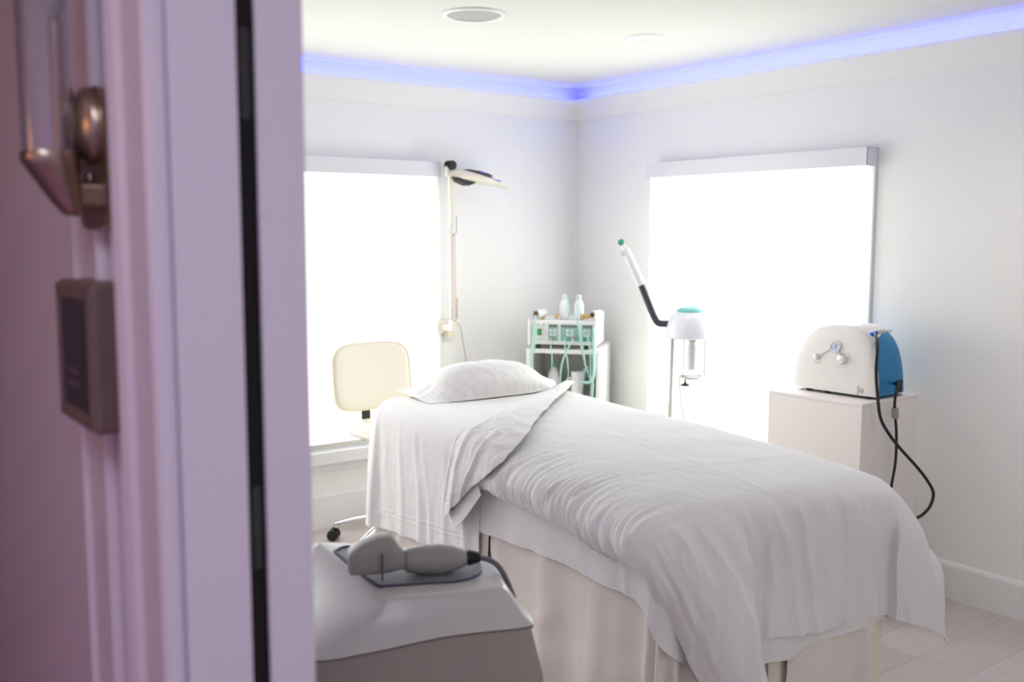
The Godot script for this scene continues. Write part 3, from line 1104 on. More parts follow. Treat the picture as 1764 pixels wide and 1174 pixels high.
func duvet() -> void:
	var t := bed_cloth("duvet", "puffy white duvet draped over the bed with corners hanging at the foot", "duvet")
	# columns: tucked near hem, roll, top, far side
	var rows := []
	for q in [[1.0, 1.80, 0.67, 0.812, -0.085], [0.82, 1.45, 0.675, 0.822, -0.098], [0.56, 1.0, 0.690, 0.828, -0.105], [0.30, 0.52, 0.684, 0.828, -0.108], [0.10, 0.14, 0.674, 0.820, -0.108]]:
		var r := []
		for c in [[0.0, 0.0, -0.02], [0.0, 0.006, -0.0], [0.0, 0.06, 0.0], [0.05, 0.115, 0.0], [0.15, 0.0, 0.0], [0.33, 0.0, 0.0], [0.52, 0.0, 0.0], [0.72, 0.0, 0.0], [0.88, 0.0, 0.0], [0.97, 0.0, 0.0], [1.0, 0.0, 0.0], [1.0, 0.0, 0.0]]:
			r.append([lerpf(q[0], q[1], c[0]), 0.0, 0.0])
		var low: float = q[2]
		var top: float = q[3]
		var o: float = q[4]
		var bs := [-0.025, o + 0.016, o - 0.004, o + 0.045, 0.06, 0.23, 0.42, 0.62, 0.76, 0.845, 0.885, 0.895]
		var ys := [low + 0.022, low + 0.002, low + 0.058, top - 0.035, top - 0.006, top, top, top - 0.003, top - 0.012, top - 0.06, 0.62, 0.47]
		for k in 12:
			r[k][1] = bs[k]
			r[k][2] = ys[k]
		rows.append(r)
	rows.append([[0.02, -0.055, 0.655], [0.01, -0.098, 0.68], [0.0, -0.096, 0.735], [0.0, -0.035, 0.776], [0.0, 0.08, 0.792], [-0.005, 0.26, 0.80], [-0.005, 0.44, 0.80], [-0.005, 0.63, 0.797], [0.0, 0.75, 0.786], [0.015, 0.82, 0.745], [0.05, 0.88, 0.60], [0.09, 0.91, 0.46]])
	rows.append([[-0.02, -0.068, 0.61], [-0.05, -0.075, 0.655], [-0.068, -0.05, 0.70], [-0.07, 0.02, 0.728], [-0.062, 0.12, 0.732], [-0.052, 0.27, 0.738], [-0.052, 0.44, 0.74], [-0.05, 0.63, 0.738], [-0.05, 0.74, 0.73], [-0.045, 0.80, 0.70], [0.0, 0.87, 0.58], [0.05, 0.93, 0.42]])
	rows.append([[-0.05, 0.03, 0.455], [-0.085, 0.035, 0.50], [-0.11, 0.06, 0.54], [-0.105, 0.125, 0.57], [-0.055, 0.195, 0.585], [-0.048, 0.29, 0.59], [-0.055, 0.44, 0.59], [-0.048, 0.65, 0.59], [-0.036, 0.745, 0.59], [-0.075, 0.81, 0.57], [-0.06, 0.89, 0.52], [0.01, 0.955, 0.37]])
	rows.append([[-0.06, 0.135, 0.325], [-0.09, 0.155, 0.315], [-0.115, 0.175, 0.32], [-0.095, 0.20, 0.36], [-0.04, 0.207, 0.455], [-0.048, 0.28, 0.446], [-0.058, 0.44, 0.432], [-0.05, 0.64, 0.428], [-0.036, 0.745, 0.42], [-0.075, 0.83, 0.395], [-0.07, 0.92, 0.33], [-0.02, 0.995, 0.262]])
	var n := FastNoiseLite.new()
	n.seed = 14
	n.frequency = 1.0
	n.fractal_octaves = 2
	var g := net_grid(bnet(rows), 330, 330)
	# creases across the top: (a, b) to (a, b)
	var lines := [[0.30, 0.02, 0.30, 0.8], [0.72, 0.1, 0.78, 0.8], [0.0, 0.34, 0.95, 0.36]]
	g = pushed(g, func(u, v, p):
		var a: float = -p.z
		var bb: float = p.x
		var d := 0.0
		# gathers on the puffed near side, running down and a little towards the foot
		var side := smoothstep(0.42, 0.20, v) * smoothstep(0.0, 0.05, v) * smoothstep(0.72, 0.55, u)
		if side > 0.0:
			var q: float = a - p.y * 0.35
			var w := n.get_noise_2d(q * 16.0, v * 2.2 + 5.0)
			var amp := 0.4 + 0.9 * clampf(0.5 + 1.4 * n.get_noise_2d(q * 5.0 + 70.0, v * 3.0), 0.0, 1.0)
			d += side * amp * (0.009 * (1.0 - absf(w) * 2.4) + 0.004 * n.get_noise_2d(q * 38.0, v * 5.0 + 11.0))
		# foot drop: soft vertical folds
		var foot := smoothstep(0.60, 0.75, u)
		if foot > 0.0:
			var rn := n.get_noise_2d(bb * 6.0 + 0.9 * p.y, p.y * 1.3 + 30.0)
			d += foot * 0.013 * (0.5 - absf(rn) * 2.0) + foot * 0.008 * n.get_noise_2d(bb * 9.0 - 1.2 * p.y, p.y * 1.6 + 33.0)
			d += foot * 0.004 * n.get_noise_2d(bb * 22.0 + 2.0 * p.y, p.y * 5.0 + 50.0)
			d += foot * 0.008 * gauss(bb - 0.56 - 0.05 * (0.8 - p.y), 0.008) - foot * 0.009 * gauss(bb - 0.275, 0.014) * smoothstep(0.78, 0.70, p.y)
			d += foot * 0.006 * gauss(bb - 0.45 + 0.25 * (p.y - 0.5), 0.016) * smoothstep(0.75, 0.6, p.y)
			# the two hanging corners stand proud of the panel between them
			d += foot * 0.042 * smoothstep(-0.02, 0.10, bb) * (1.0 - smoothstep(0.192, 0.203, bb + 0.05 * (p.y - 0.6))) * smoothstep(0.78, 0.62, p.y)
			d += foot * 0.03 * smoothstep(0.742, 0.757, bb - 0.02 * (p.y - 0.5)) * smoothstep(0.76, 0.62, p.y)
			# gathers at the hanging near corner
			d += foot * smoothstep(0.30, 0.10, v) * 0.006 * n.get_noise_2d((bb + p.y * 0.45) * 26.0, p.y * 5.0 + 80.0)
		else:
			for l in lines:
				var s := clampf((Vector2(a, bb) - Vector2(l[0], l[1])).dot(Vector2(l[2] - l[0], l[3] - l[1])) / (Vector2(l[2] - l[0], l[3] - l[1])).length_squared(), 0.0, 1.0)
				var dist := (Vector2(a, bb) - Vector2(l[0], l[1]).lerp(Vector2(l[2], l[3]), s)).length()
				d += 0.0016 * gauss(dist, 0.006)
		d += 0.004 * n.get_noise_3d(p.x * 4.0, p.y * 3.0, p.z * 4.0) + 0.0009 * n.get_noise_3d(p.x * 24.0, p.y * 12.0, p.z * 14.0)
		return d)
	var b := MB.new()
	cloth(b, g, false, 0.004)
	part(t, "cover", b, mats["duvet cotton"])


func flap(m: Material) -> void:
	var t := bed_cloth("top_sheet", "white sheet folded back diagonally across the duvet edge", "bed sheet")
	var rows := [
		[[1.90, 0.86, 0.812], [1.88, 0.86, 0.822], [1.86, 0.86, 0.83], [1.84, 0.86, 0.832], [1.82, 0.86, 0.828]],
		[[1.64, 0.56, 0.815], [1.61, 0.56, 0.828], [1.56, 0.56, 0.838], [1.51, 0.56, 0.84], [1.46, 0.555, 0.836]],
		[[1.40, 0.27, 0.816], [1.35, 0.26, 0.835], [1.26, 0.25, 0.848], [1.17, 0.245, 0.850], [1.09, 0.25, 0.842]],
		[[1.21, 0.08, 0.815], [1.14, 0.06, 0.838], [1.04, 0.05, 0.856], [0.92, 0.05, 0.858], [0.83, 0.06, 0.848]],
		[[1.12, -0.05, 0.79], [1.06, -0.065, 0.81], [0.95, -0.075, 0.82], [0.83, -0.085, 0.818], [0.72, -0.08, 0.812]],
		[[1.12, -0.085, 0.70], [1.06, -0.10, 0.70], [0.97, -0.11, 0.73], [0.86, -0.115, 0.745], [0.745, -0.115, 0.76]],
		[[1.155, -0.085, 0.62], [1.09, -0.105, 0.61], [1.0, -0.118, 0.645], [0.91, -0.12, 0.685], [0.80, -0.118, 0.725]],
		[[1.165, -0.085, 0.58], [1.11, -0.105, 0.527], [1.03, -0.115, 0.57], [0.955, -0.118, 0.625], [0.87, -0.112, 0.685]]]
	var n := FastNoiseLite.new()
	n.seed = 77
	n.frequency = 1.0
	var g := net_grid(bnet(rows), 180, 110)
	g = pushed(g, func(u, v, p):
		var d: float = 0.009 * n.get_noise_3d(p.x * 8.0, p.y * 4.0, p.z * 8.0) + 0.003 * n.get_noise_3d(p.x * 24.0, p.y * 6.0, p.z * 20.0)
		d += 0.010 * gauss(v - 0.42 - 0.28 * (u - 0.6), 0.045) * smoothstep(0.3, 0.55, u)
		d += 0.012 * gauss(v - 0.70 - 0.2 * (u - 0.6), 0.03) * smoothstep(0.4, 0.6, u)
		d += 0.006 * gauss(v - 0.17, 0.03) * smoothstep(0.35, 0.6, u)
		d -= 0.002 * gauss(u - 0.90 - 0.03 * v, 0.006)
		return d)
	var b := MB.new()
	cloth(b, g, false, 0.004)
	part(t, "cloth", b, m)
	# the turned-under hem showing below
	rows = [
		[[1.12, -0.075, 0.66], [1.04, -0.09, 0.64], [0.95, -0.1, 0.66], [0.86, -0.1, 0.70]],
		[[1.14, -0.078, 0.58], [1.06, -0.095, 0.53], [0.96, -0.103, 0.58], [0.85, -0.1, 0.675]],
		[[1.13, -0.078, 0.53], [1.06, -0.095, 0.50], [0.96, -0.103, 0.555], [0.84, -0.1, 0.665]]]
	g = net_grid(bnet(rows), 30, 60)
	b = MB.new()
	cloth(b, g, false, 0.003)
	part(t, "under_hem", b, m)


# ---------------------------------------------------------------- chair
func shell(rx: float, ry: float, e: float, prof: Array, bend: float, seg := 64) -> Array:
	var g := []
	for q in prof:
		var r := superellipse(rx * q.x, ry * q.x, e, seg, 0.0)
		for k in r.size():
			r[k] = Vector3(r[k].x, r[k].z, q.y + bend * r[k].x * r[k].x)
		g.append(r)
	return g


func chair() -> void:
	var t := thing("swivel_chair", "cream vinyl swivel chair with chrome base at the bed head", "chair", Vector3(2.325, 0, -4.115), 4.0)
	var vin := mat("chair vinyl", srgb(242, 236, 220), 0.45)
	var prof := [Vector2(0.001, 0.034), Vector2(0.35, 0.034), Vector2(0.7, 0.032), Vector2(0.88, 0.028), Vector2(0.95, 0.022), Vector2(0.985, 0.013), Vector2(1.0, 0.0), Vector2(0.985, -0.013), Vector2(0.95, -0.022), Vector2(0.85, -0.027), Vector2(0.5, -0.028), Vector2(0.001, -0.028)]
	var b := MB.new()
	var back := at(Vector3(-0.012, 0.793, -0.185), Vector3(-6, 0, 0))
	b.grid(shell(0.222, 0.165, 4.2, prof, 0.55), false, true, false, Vector2.ONE, back)
	var br := part(t, "backrest", b, vin)
	b = MB.new()
	var ring := superellipse(0.218, 0.162, 4.2, 97, 0.0)
	for k in ring.size():
		ring[k] = back * Vector3(ring[k].x, ring[k].z, 0.017 + 0.55 * ring[k].x * ring[k].x)
	ring[96] = ring[0]
	b.tube(ring, 0.0032, 8)
	part(br, "piping", b, mat("piping", srgb(234, 222, 190), 0.5))
	b = MB.new()
	var lie := at(Vector3(0, 0.565, 0.05), Vector3(-90, 0, 0))
	b.grid(shell(0.215, 0.205, 3.6, prof, 0.0), false, true, false, Vector2.ONE, lie)
	var seat := part(t, "seat", b, vin)
	b = MB.new()
	ring = superellipse(0.211, 0.201, 3.6, 97, 0.0)
	for k in ring.size():
		ring[k] = lie * Vector3(ring[k].x, ring[k].z, 0.017)
	ring[96] = ring[0]
	b.tube(ring, 0.0032, 8)
	part(seat, "piping", b, mats["piping"])
	b = MB.new()
	b.rbox(Vector3(0.048, 0.30, 0.012), 0.003, at(Vector3(-0.01, 0.62, -0.215), Vector3(-4, 0, 0)))
	b.rbox(Vector3(0.048, 0.012, 0.2), 0.003, at(Vector3(-0.01, 0.524, -0.12)))
	part(t, "back_post", b, mats["black"])
	b = MB.new()
	b.lathe([Vector2(0.0, 0.53), Vector2(0.06, 0.53), Vector2(0.06, 0.50), Vector2(0.02, 0.45), Vector2(0.02, 0.3), Vector2(0.03, 0.295), Vector2(0.03, 0.12), Vector2(0.0, 0.12)], 28)
	part(t, "gas_lift", b, mats["chrome"])
	b = MB.new()
	b.lathe([Vector2(0.0, 0.155), Vector2(0.042, 0.15), Vector2(0.048, 0.13), Vector2(0.045, 0.095), Vector2(0.0, 0.09)], 28)
	part(t, "hub", b, mats["chrome"])
	var turn := rad_to_deg(atan2(0.193, -0.212))
	for k in 5:
		var a := deg_to_rad(turn + 72.0 * k - 4.0)
		var d := Vector3(cos(a), 0, -sin(a))
		b = MB.new()
		b.tube(pv([d * 0.03 + Vector3(0, 0.125, 0), d * 0.1 + Vector3(0, 0.121, 0), d * 0.18 + Vector3(0, 0.108, 0), d * 0.255 + Vector3(0, 0.09, 0), d * 0.287 + Vector3(0, 0.082, 0)]), [0.024, 0.021, 0.018, 0.015, 0.012], 14, Transform3D.IDENTITY, 0.8)
		b.tube(pv([d * 0.28 + Vector3(0, 0.088, 0), d * 0.28 + Vector3(0, 0.06, 0)]), 0.012, 14)
		part(t, "base_arm", b, mats["chrome"])
		b = MB.new()
		var s := Vector3(-d.z, 0, d.x)
		var c := d * 0.295 + Vector3(0, 0.0275, 0)
		for q in [-1, 1]:
			b.tube(pv([c + s * (q * 0.008), c + s * (q * 0.012), c + s * (q * 0.027), c + s * (q * 0.031)]), [0.024, 0.0275, 0.0275, 0.023], 26)
		b.tube(pv([c + s * -0.012, c + s * 0.012]), 0.012, 16)
		b.tube(pv([c + Vector3(0, 0.012, 0) - d * 0.012, c + Vector3(0, 0.036, 0) - d * 0.014]), 0.013, 14)
		part(t, "caster", b, mats["black rubber"])


# ---------------------------------------------------------------- magnifier lamp
func magnifier_lamp() -> void:
	var iv := mat("ivory plastic", srgb(236, 228, 214), 0.4)
	# outlet and plug
	var o := thing("wall_outlet", "white wall outlet with a cream plug adapter below the lamp", "outlet", Vector3(2.90, 0.965, NORTH))
	var b := MB.new()
	b.rbox(Vector3(0.075, 0.115, 0.008), 0.003, at(Vector3(0, 0, 0.004)))
	part(o, "plate", b, mats["gloss white"])
	b = MB.new()
	b.rbox(Vector3(0.042, 0.068, 0.04), 0.006, at(Vector3(0.0, -0.004, 0.028)))
	b.rbox(Vector3(0.008, 0.014, 0.008), 0.002, at(Vector3(-0.006, -0.043, 0.03)))
	part(o, "plug", b, mat("plug cream", srgb(238, 226, 200), 0.5))
	b = MB.new()
	b.tube(smooth_path([Vector3(0.015, 0.03, 0.03), Vector3(0.045, 0.03, 0.06), Vector3(0.075, -0.06, 0.05), Vector3(0.12, -0.25, 0.03), Vector3(0.15, -0.60, 0.03), Vector3(0.16, -0.93, 0.04)], 40), 0.0028, 8)
	part(o, "cord", b, mat("grey cord", srgb(188, 184, 174), 0.6))

	var t := thing("magnifier_lamp", "ivory jointed arm magnifier lamp with dark lens cover", "lamp", Vector3(2.86, 1.01, -4.40))
	b = MB.new()
	b.rbox(Vector3(0.07, 0.07, 0.03), 0.004, at(Vector3(0.0, -0.02, -0.11)))
	b.rbox(Vector3(0.04, 0.03, 0.11), 0.004, at(Vector3(0.0, -0.02, -0.05)))
	b.lathe([Vector2(0.0, 0.02), Vector2(0.018, 0.02), Vector2(0.02, 0.015), Vector2(0.02, -0.035), Vector2(0.0, -0.035)], 20)
	part(t, "bracket", b, iv)
	b = MB.new()
	b.rbox(Vector3(0.034, 0.44, 0.024), 0.008, at(Vector3(0.001, 0.25, 0), Vector3(0, 0, 0.5)))
	part(t, "lower_arm", b, mat("pinkish ivory", srgb(222, 208, 200), 0.4))
	b = MB.new()
	b.rbox(Vector3(0.026, 0.29, 0.022), 0.008, at(Vector3(-0.006, 0.645, 0), Vector3(0, 0, 2.2)))
	part(t, "upper_arm", b, iv)
	# forked joints of bent wire
	for q in [[0.0, 0.02, 0.018, 0.075], [-0.001, 0.47, 0.017, 0.06]]:
		b = MB.new()
		var pts := []
		pts.append(Vector3(q[0] - q[2], q[1] + q[3], 0.016))
		for k in 9:
			var a := PI + PI * k / 8.0
			pts.append(Vector3(q[0] + q[2] * cos(a), q[1] + 0.018 + q[2] * sin(a), 0.016))
		pts.append(Vector3(q[0] + q[2], q[1] + q[3] * 1.6, 0.016))
		b.tube(pv(pts), 0.0026, 8)
		part(t, "spring_wire", b, mat("wire", srgb(186, 184, 170), 0.4))
	# head
	var hx := at(Vector3(-0.012, 0.79, 0.0), Vector3(0, 0, -9.5))
	b = MB.new()
	var g := []
	for q in [[-0.005, 0.004, 0.01, 0.0], [0.0, 0.02, 0.022, 0.0], [0.03, 0.026, 0.03, 0.002], [0.08, 0.024, 0.07, 0.0], [0.14, 0.02, 0.092, -0.002], [0.2, 0.018, 0.092, -0.004], [0.26, 0.014, 0.072, -0.004], [0.31, 0.010, 0.045, -0.004], [0.35, 0.008, 0.026, -0.006], [0.375, 0.007, 0.014, -0.008], [0.38, 0.002, 0.006, -0.008]]:
		var row := superellipse(q[2], q[1], 3.0, 36, 0.0)
		for k in row.size():
			row[k] = Vector3(q[0], q[3] + row[k].z, row[k].x)
		g.append(row)
	b.grid(g, false, true, false, Vector2.ONE, hx)
	part(t, "head", b, iv)
	b = MB.new()
	b.tube(pv([Vector3(-0.012, 0.826, -0.024), Vector3(-0.012, 0.826, 0.03)]), 0.022, 24)
	for z in [-0.018, -0.008, 0.002, 0.012, 0.022]:
		b.tube(pv([Vector3(-0.012, 0.826, z - 0.002), Vector3(-0.012, 0.826, z + 0.002)]), 0.0245, 24)
	part(t, "tilt_knob", b, mats["black"])
	b = MB.new()
	b.rbox(Vector3(0.03, 0.06, 0.03), 0.008, at(Vector3(-0.02, 0.80, -0.006)))
	part(t, "neck", b, iv)
	b = MB.new()
	g = []
	for q in [[0.07, 0.0, 0.03], [0.08, 0.012, 0.052], [0.14, 0.013, 0.074], [0.2, 0.012, 0.07], [0.235, 0.011, 0.05], [0.237, 0.0, 0.04]]:
		g.append(pv([hx * Vector3(q[0], 0.014, -q[2]), hx * Vector3(q[0], 0.019 + q[1], -q[2] * 0.95), hx * Vector3(q[0], 0.021 + q[1], 0), hx * Vector3(q[0], 0.019 + q[1], q[2] * 0.95), hx * Vector3(q[0], 0.014, q[2])]))
	b.grid(g)
	part(t, "lens_cover", b, mat("smoke plastic", srgb(84, 78, 74), 0.25))
	b = MB.new()
	b.rbox(Vector3(0.10, 0.004, 0.10), 0.002, hx * at(Vector3(0.245, 0.012, 0.0), Vector3(0, 0, -2)))
	b.rbox(Vector3(0.014, 0.012, 0.02), 0.002, hx * at(Vector3(0.145, 0.028, 0.062)))
	part(t, "blue_trim", b, mat("blue plastic", srgb(52, 78, 214), 0.35))
	b = MB.new()
	b.prism(pv2([Vector2(0.0, -0.03), Vector2(0.05, -0.02), Vector2(0.15, -0.026), Vector2(0.11, -0.048), Vector2(0.08, -0.044)]), -0.03, 0.03, hx)
	part(t, "swivel_bracket", b, mats["black"])


# ---------------------------------------------------------------- cart in the corner
func cart() -> void:
	var pos := Vector3(3.2984, 0, -4.0159)
	var white := mat("cart white", srgb(240, 239, 236), 0.4)
	var teal: StandardMaterial3D = mats["teal"]
	var t := thing("trolley_cabinet", "white open-fronted trolley cabinet in the room corner", "cabinet", pos, -49.0)
	var b := MB.new()
	for x in [-1, 1]:
		b = MB.new()
		b.rbox(Vector3(0.02, 0.80, 0.45), 0.002, at(Vector3(x * 0.186, 0.458, -0.225)))
		part(t, "side_panel", b, white)
	for y in [0.869, 0.60, 0.34, 0.07]:
		b = MB.new()
		b.rbox(Vector3(0.392 if y > 0.8 else 0.352, 0.022, 0.45 if y > 0.8 else 0.44), 0.002, at(Vector3(0, y, -0.225)))
		part(t, "top_board" if y > 0.8 else "shelf", b, white)
	b = MB.new()
	b.rbox(Vector3(0.352, 0.80, 0.006), 0.001, at(Vector3(0, 0.458, -0.44)), 1)
	part(t, "back_panel", b, white)
	for x in [-0.17, 0.17]:
		for z in [-0.04, -0.41]:
			b = MB.new()
			b.tube(pv([Vector3(x - 0.012, 0.03, z), Vector3(x + 0.012, 0.03, z)]), 0.03, 20)
			b.tube(pv([Vector3(x, 0.03, z), Vector3(x, 0.062, z)]), 0.01, 12)
			part(t, "caster", b, mats["black rubber"])

	# the apparatus with its panels, dials and sockets
	var u := thing("facial_apparatus", "white multi-function facial unit with teal dial panels and hoses", "beauty device", pos, -49.0)
	b = MB.new()
	b.rbox(Vector3(0.345, 0.128, 0.30), 0.004, at(Vector3(-0.006, 0.968, -0.165)))
	part(u, "housing", b, white)
	b = MB.new()
	for x in [-1, 1]:
		b.rbox(Vector3(0.012, 0.138, 0.31), 0.004, at(Vector3(-0.006 + x * 0.176, 0.968, -0.155)))
	part(u, "side_cheek", b, white)
	b = MB.new()
	for x in [-0.14, 0.12]:
		for z in [-0.05, -0.27]:
			b = MB.new()
			b.lathe([Vector2(0, 0.88), Vector2(0.016, 0.88), Vector2(0.014, 0.905), Vector2(0, 0.905)], 16, at(Vector3(x, 0, z)))
			part(u, "foot", b, mat("foot green", srgb(40, 70, 62), 0.6))
	b = MB.new()
	b.rbox(Vector3(0.33, 0.104, 0.003), 0.001, at(Vector3(-0.006, 0.968, -0.0135)))
	part(u, "face_plate", b, mat("face plate", srgb(226, 230, 228), 0.45))
	b = MB.new()
	b.rbox(Vector3(0.019, 0.031, 0.01), 0.002, at(Vector3(-0.127, 0.969, -0.008)))
	var sw := part(u, "power_switch", b, mat("switch black", srgb(12, 40, 26), 0.4))
	b = MB.new()
	b.rbox(Vector3(0.013, 0.022, 0.005), 0.0015, at(Vector3(-0.127, 0.969, -0.0035), Vector3(6, 0, 0)))
	var gm := mat("switch green", srgb(10, 168, 76), 0.3)
	gm.emission_enabled = true
	gm.emission = srgb(0, 150, 60)
	gm.emission_energy_multiplier = 0.25
	part(sw, "rocker_light", b, gm)
	b = MB.new()
	b.rbox(Vector3(0.034, 0.003, 0.001), 0.0004, at(Vector3(-0.138, 1.006, -0.0115)), 1)
	part(u, "printed_line", b, mat("print grey", srgb(150, 168, 166), 0.6))
	b = MB.new()
	b.rbox(Vector3(0.03, 0.003, 0.001), 0.0004, at(Vector3(-0.124, 0.931, -0.0115)), 1)
	part(u, "printed_line", b, mat("print grey", srgb(150, 168, 166), 0.6))
	b = MB.new()
	b.lathe([Vector2(0, 0.003), Vector2(0.003, 0.002), Vector2(0.004, 0)], 12, at(Vector3(-0.106, 1.007, -0.012), Vector3(90, 0, 0)))
	part(u, "blue_indicator", b, mat("indicator blue", srgb(40, 130, 190), 0.3))
	b = MB.new()
	b.lathe([Vector2(0, 0.003), Vector2(0.003, 0.002), Vector2(0.004, 0)], 12, at(Vector3(-0.107, 0.985, -0.012), Vector3(90, 0, 0)))
	part(u, "amber_indicator", b, mat("indicator amber", srgb(220, 190, 60), 0.3))
	for q in [[-0.079, -0.030, -0.0545], [-0.014, 0.084, 0.034], [0.100, 0.152, 0.124]]:
		b = MB.new()
		b.rbox(Vector3(q[1] - q[0], 0.086, 0.004), 0.001, at(Vector3((q[0] + q[1]) / 2, 0.968, -0.0105)))
		var pn := part(u, "dial_panel", b, mat("panel teal", srgb(138, 180, 174), 0.5))
		b = MB.new()
		b.rbox(Vector3(q[1] - q[0] - 0.003, 0.014, 0.003), 0.001, at(Vector3((q[0] + q[1]) / 2, 1.003, -0.0085)))
		part(pn, "header_strip", b, mat("header grey", srgb(104, 116, 116), 0.5))
		b = MB.new()
		b.rbox(Vector3(0.035, 0.035, 0.003), 0.004, at(Vector3(q[2], 0.968, -0.008)))
		part(pn, "dial_plate", b, mats["gloss white"])
		b = MB.new()
		b.lathe([Vector2(0.0, 0.014), Vector2(0.009, 0.013), Vector2(0.011, 0.010), Vector2(0.012, 0.002), Vector2(0.015, 0.0)], 24, at(Vector3(q[2], 0.970, -0.0065), Vector3(90, 0, 0)))
		part(pn, "knob", b, mat("knob grey", srgb(170, 190, 188), 0.3))
		b = MB.new()
		b.rbox(Vector3(0.002, 0.012, 0.003), 0.0008, at(Vector3(q[2], 0.973, 0.0075), Vector3(0, 0, 30)), 1)
		part(pn, "pointer", b, teal)
	for q in [[-0.060, 0.938, true], [0.056, 0.938, true], [0.117, 0.936, false], [0.016, 0.936, false]]:
		b = MB.new()
		b.lathe([Vector2(0.004, 0.016), Vector2(0.009, 0.016), Vector2(0.010, 0.013), Vector2(0.010, 0.0)], 20, at(Vector3(q[0], q[1], -0.0085), Vector3(90, 0, 0)))
		var so := part(u, "socket", b, mats["nickel"] if q[2] else teal)
		b = MB.new()
		b.lathe([Vector2(0.0, 0.013), Vector2(0.0055, 0.013), Vector2(0.006, 0.0)], 16, at(Vector3(q[0], q[1], -0.0085), Vector3(90, 0, 0)))
		part(so, "plug_hole", b, mats["black"])
	# holders and handpieces lying on top
	for x in [-0.148, 0.152]:
		b = MB.new()
		b.tube(pv([Vector3(x, 1.064, -0.02), Vector3(x + 0.018, 1.064, -0.06), Vector3(x + 0.03, 1.064, -0.10)]), [0.019, 0.023, 0.022], 24)
		b.rbox(Vector3(0.03, 0.012, 0.03), 0.002, at(Vector3(x + 0.02, 1.038, -0.07)))
		var hp := part(u, "handpiece_holder", b, mats["gloss white"])
		b = MB.new()
		b.lathe([Vector2(0.006, 0.006), Vector2(0.014, 0.008), Vector2(0.0185, 0.004), Vector2(0.0185, -0.008)], 24, at(Vector3(x, 1.064, -0.016), Vector3(90, 0, 0)))
		part(hp, "metal_ring", b, mats["nickel"])
		b = MB.new()
		b.lathe([Vector2(0.0, 0.006), Vector2(0.009, 0.0065), Vector2(0.010, 0.0)], 16, at(Vector3(x, 1.064, -0.014), Vector3(90, 0, 0)))
		part(hp, "black_socket", b, mats["black"])
	for q in [[-0.118, 1.044, 0.011], [-0.046, 1.05, 0.012], [0.118, 1.052, 0.017], [0.096, 1.05, 0.014]]:
		b = MB.new()
		b.lathe([Vector2(0.0, -0.012), Vector2(q[2] * 0.7, -0.012), Vector2(q[2], 0.0), Vector2(q[2], 0.010), Vector2(q[2] * 0.8, 0.012), Vector2(q[2] * 0.75, 0.004), Vector2(0.0, 0.002)], 20, at(Vector3(q[0], q[1], -0.06)))
		part(u, "amber_cup", b, mat("amber cup", srgb(214, 178, 112), 0.3))
	# teal hoses; points read in the plane of the front
	var hoses := [
		[0.0085, [Vector3(-0.142, 1.0, 0.004), Vector3(-0.149, 0.95, 0.018), Vector3(-0.157, 0.88, 0.022), Vector3(-0.163, 0.81, 0.02), Vector3(-0.155, 0.755, 0.015), Vector3(-0.13, 0.70, 0.0)]],
		[0.003, [Vector3(-0.148, 1.06, -0.01), Vector3(-0.146, 1.03, 0.004), Vector3(-0.142, 0.99, 0.004)]],
		[0.003, [Vector3(-0.060, 0.938, 0.006), Vector3(-0.062, 0.90, 0.014), Vector3(-0.056, 0.85, 0.014), Vector3(-0.056, 0.80, 0.01), Vector3(-0.07, 0.755, -0.04)]],
		[0.0045, [Vector3(0.056, 0.938, 0.006), Vector3(0.038, 0.905, 0.016), Vector3(0.012, 0.85, 0.016), Vector3(-0.005, 0.79, 0.012), Vector3(-0.014, 0.70, 0.0)]],
		[0.004, [Vector3(0.012, 0.936, 0.006), Vector3(0.014, 0.89, 0.014), Vector3(0.026, 0.83, 0.014), Vector3(0.030, 0.77, 0.0), Vector3(0.02, 0.72, -0.05)]],
		[0.0035, [Vector3(0.012, 1.152, -0.075), Vector3(0.018, 1.10, -0.05), Vector3(0.05, 1.055, -0.01), Vector3(0.078, 1.02, 0.012), Vector3(0.09, 0.95, 0.014), Vector3(0.105, 0.87, 0.016), Vector3(0.125, 0.80, 0.014), Vector3(0.15, 0.72, 0.01), Vector3(0.152, 0.66, 0.0)]],
		[0.0035, [Vector3(0.077, 1.152, -0.075), Vector3(0.072, 1.10, -0.05), Vector3(0.082, 1.05, -0.008), Vector3(0.088, 1.01, 0.014), Vector3(0.10, 0.93, 0.018), Vector3(0.118, 0.84, 0.018), Vector3(0.12, 0.80, 0.014)]],
		[0.004, [Vector3(0.124, 0.968, 0.008), Vector3(0.14, 0.92, 0.016), Vector3(0.148, 0.85, 0.016), Vector3(0.15, 0.78, 0.014), Vector3(0.153, 0.70, 0.01), Vector3(0.15, 0.64, 0.0)]],
		[0.008, [Vector3(0.164, 1.0, 0.006), Vector3(0.168, 0.93, 0.018), Vector3(0.168, 0.85, 0.02), Vector3(0.168, 0.78, 0.018), Vector3(0.160, 0.73, 0.016), Vector3(0.135, 0.712, 0.012), Vector3(0.10, 0.715, 0.005)]],
		[0.0055, [Vector3(0.158, 0.74, 0.012), Vector3(0.162, 0.69, 0.012), Vector3(0.156, 0.62, 0.0)]]]
	for h in hoses:
		b = MB.new()
		b.tube(smooth_path(h[1], 60), float(h[0]), 10)
		part(u, "hose", b, mat("hose teal", srgb(172, 212, 206), 0.35))
	b = MB.new()
	var coil := PackedVector3Array()
	var axis := smooth_path([Vector3(0.128, 0.79, 0.008), Vector3(0.112, 0.76, 0.006), Vector3(0.105, 0.72, 0.004), Vector3(0.102, 0.69, 0.0)], 160)
	for k in 160:
		var a := TAU * 8.0 * k / 160.0
		coil.append(axis[k] + Vector3(cos(a) * 0.009, cos(a) * 0.003, sin(a) * 0.009))
	b.tube(coil, 0.0025, 8)
	part(u, "coiled_hose", b, mats["hose teal"])

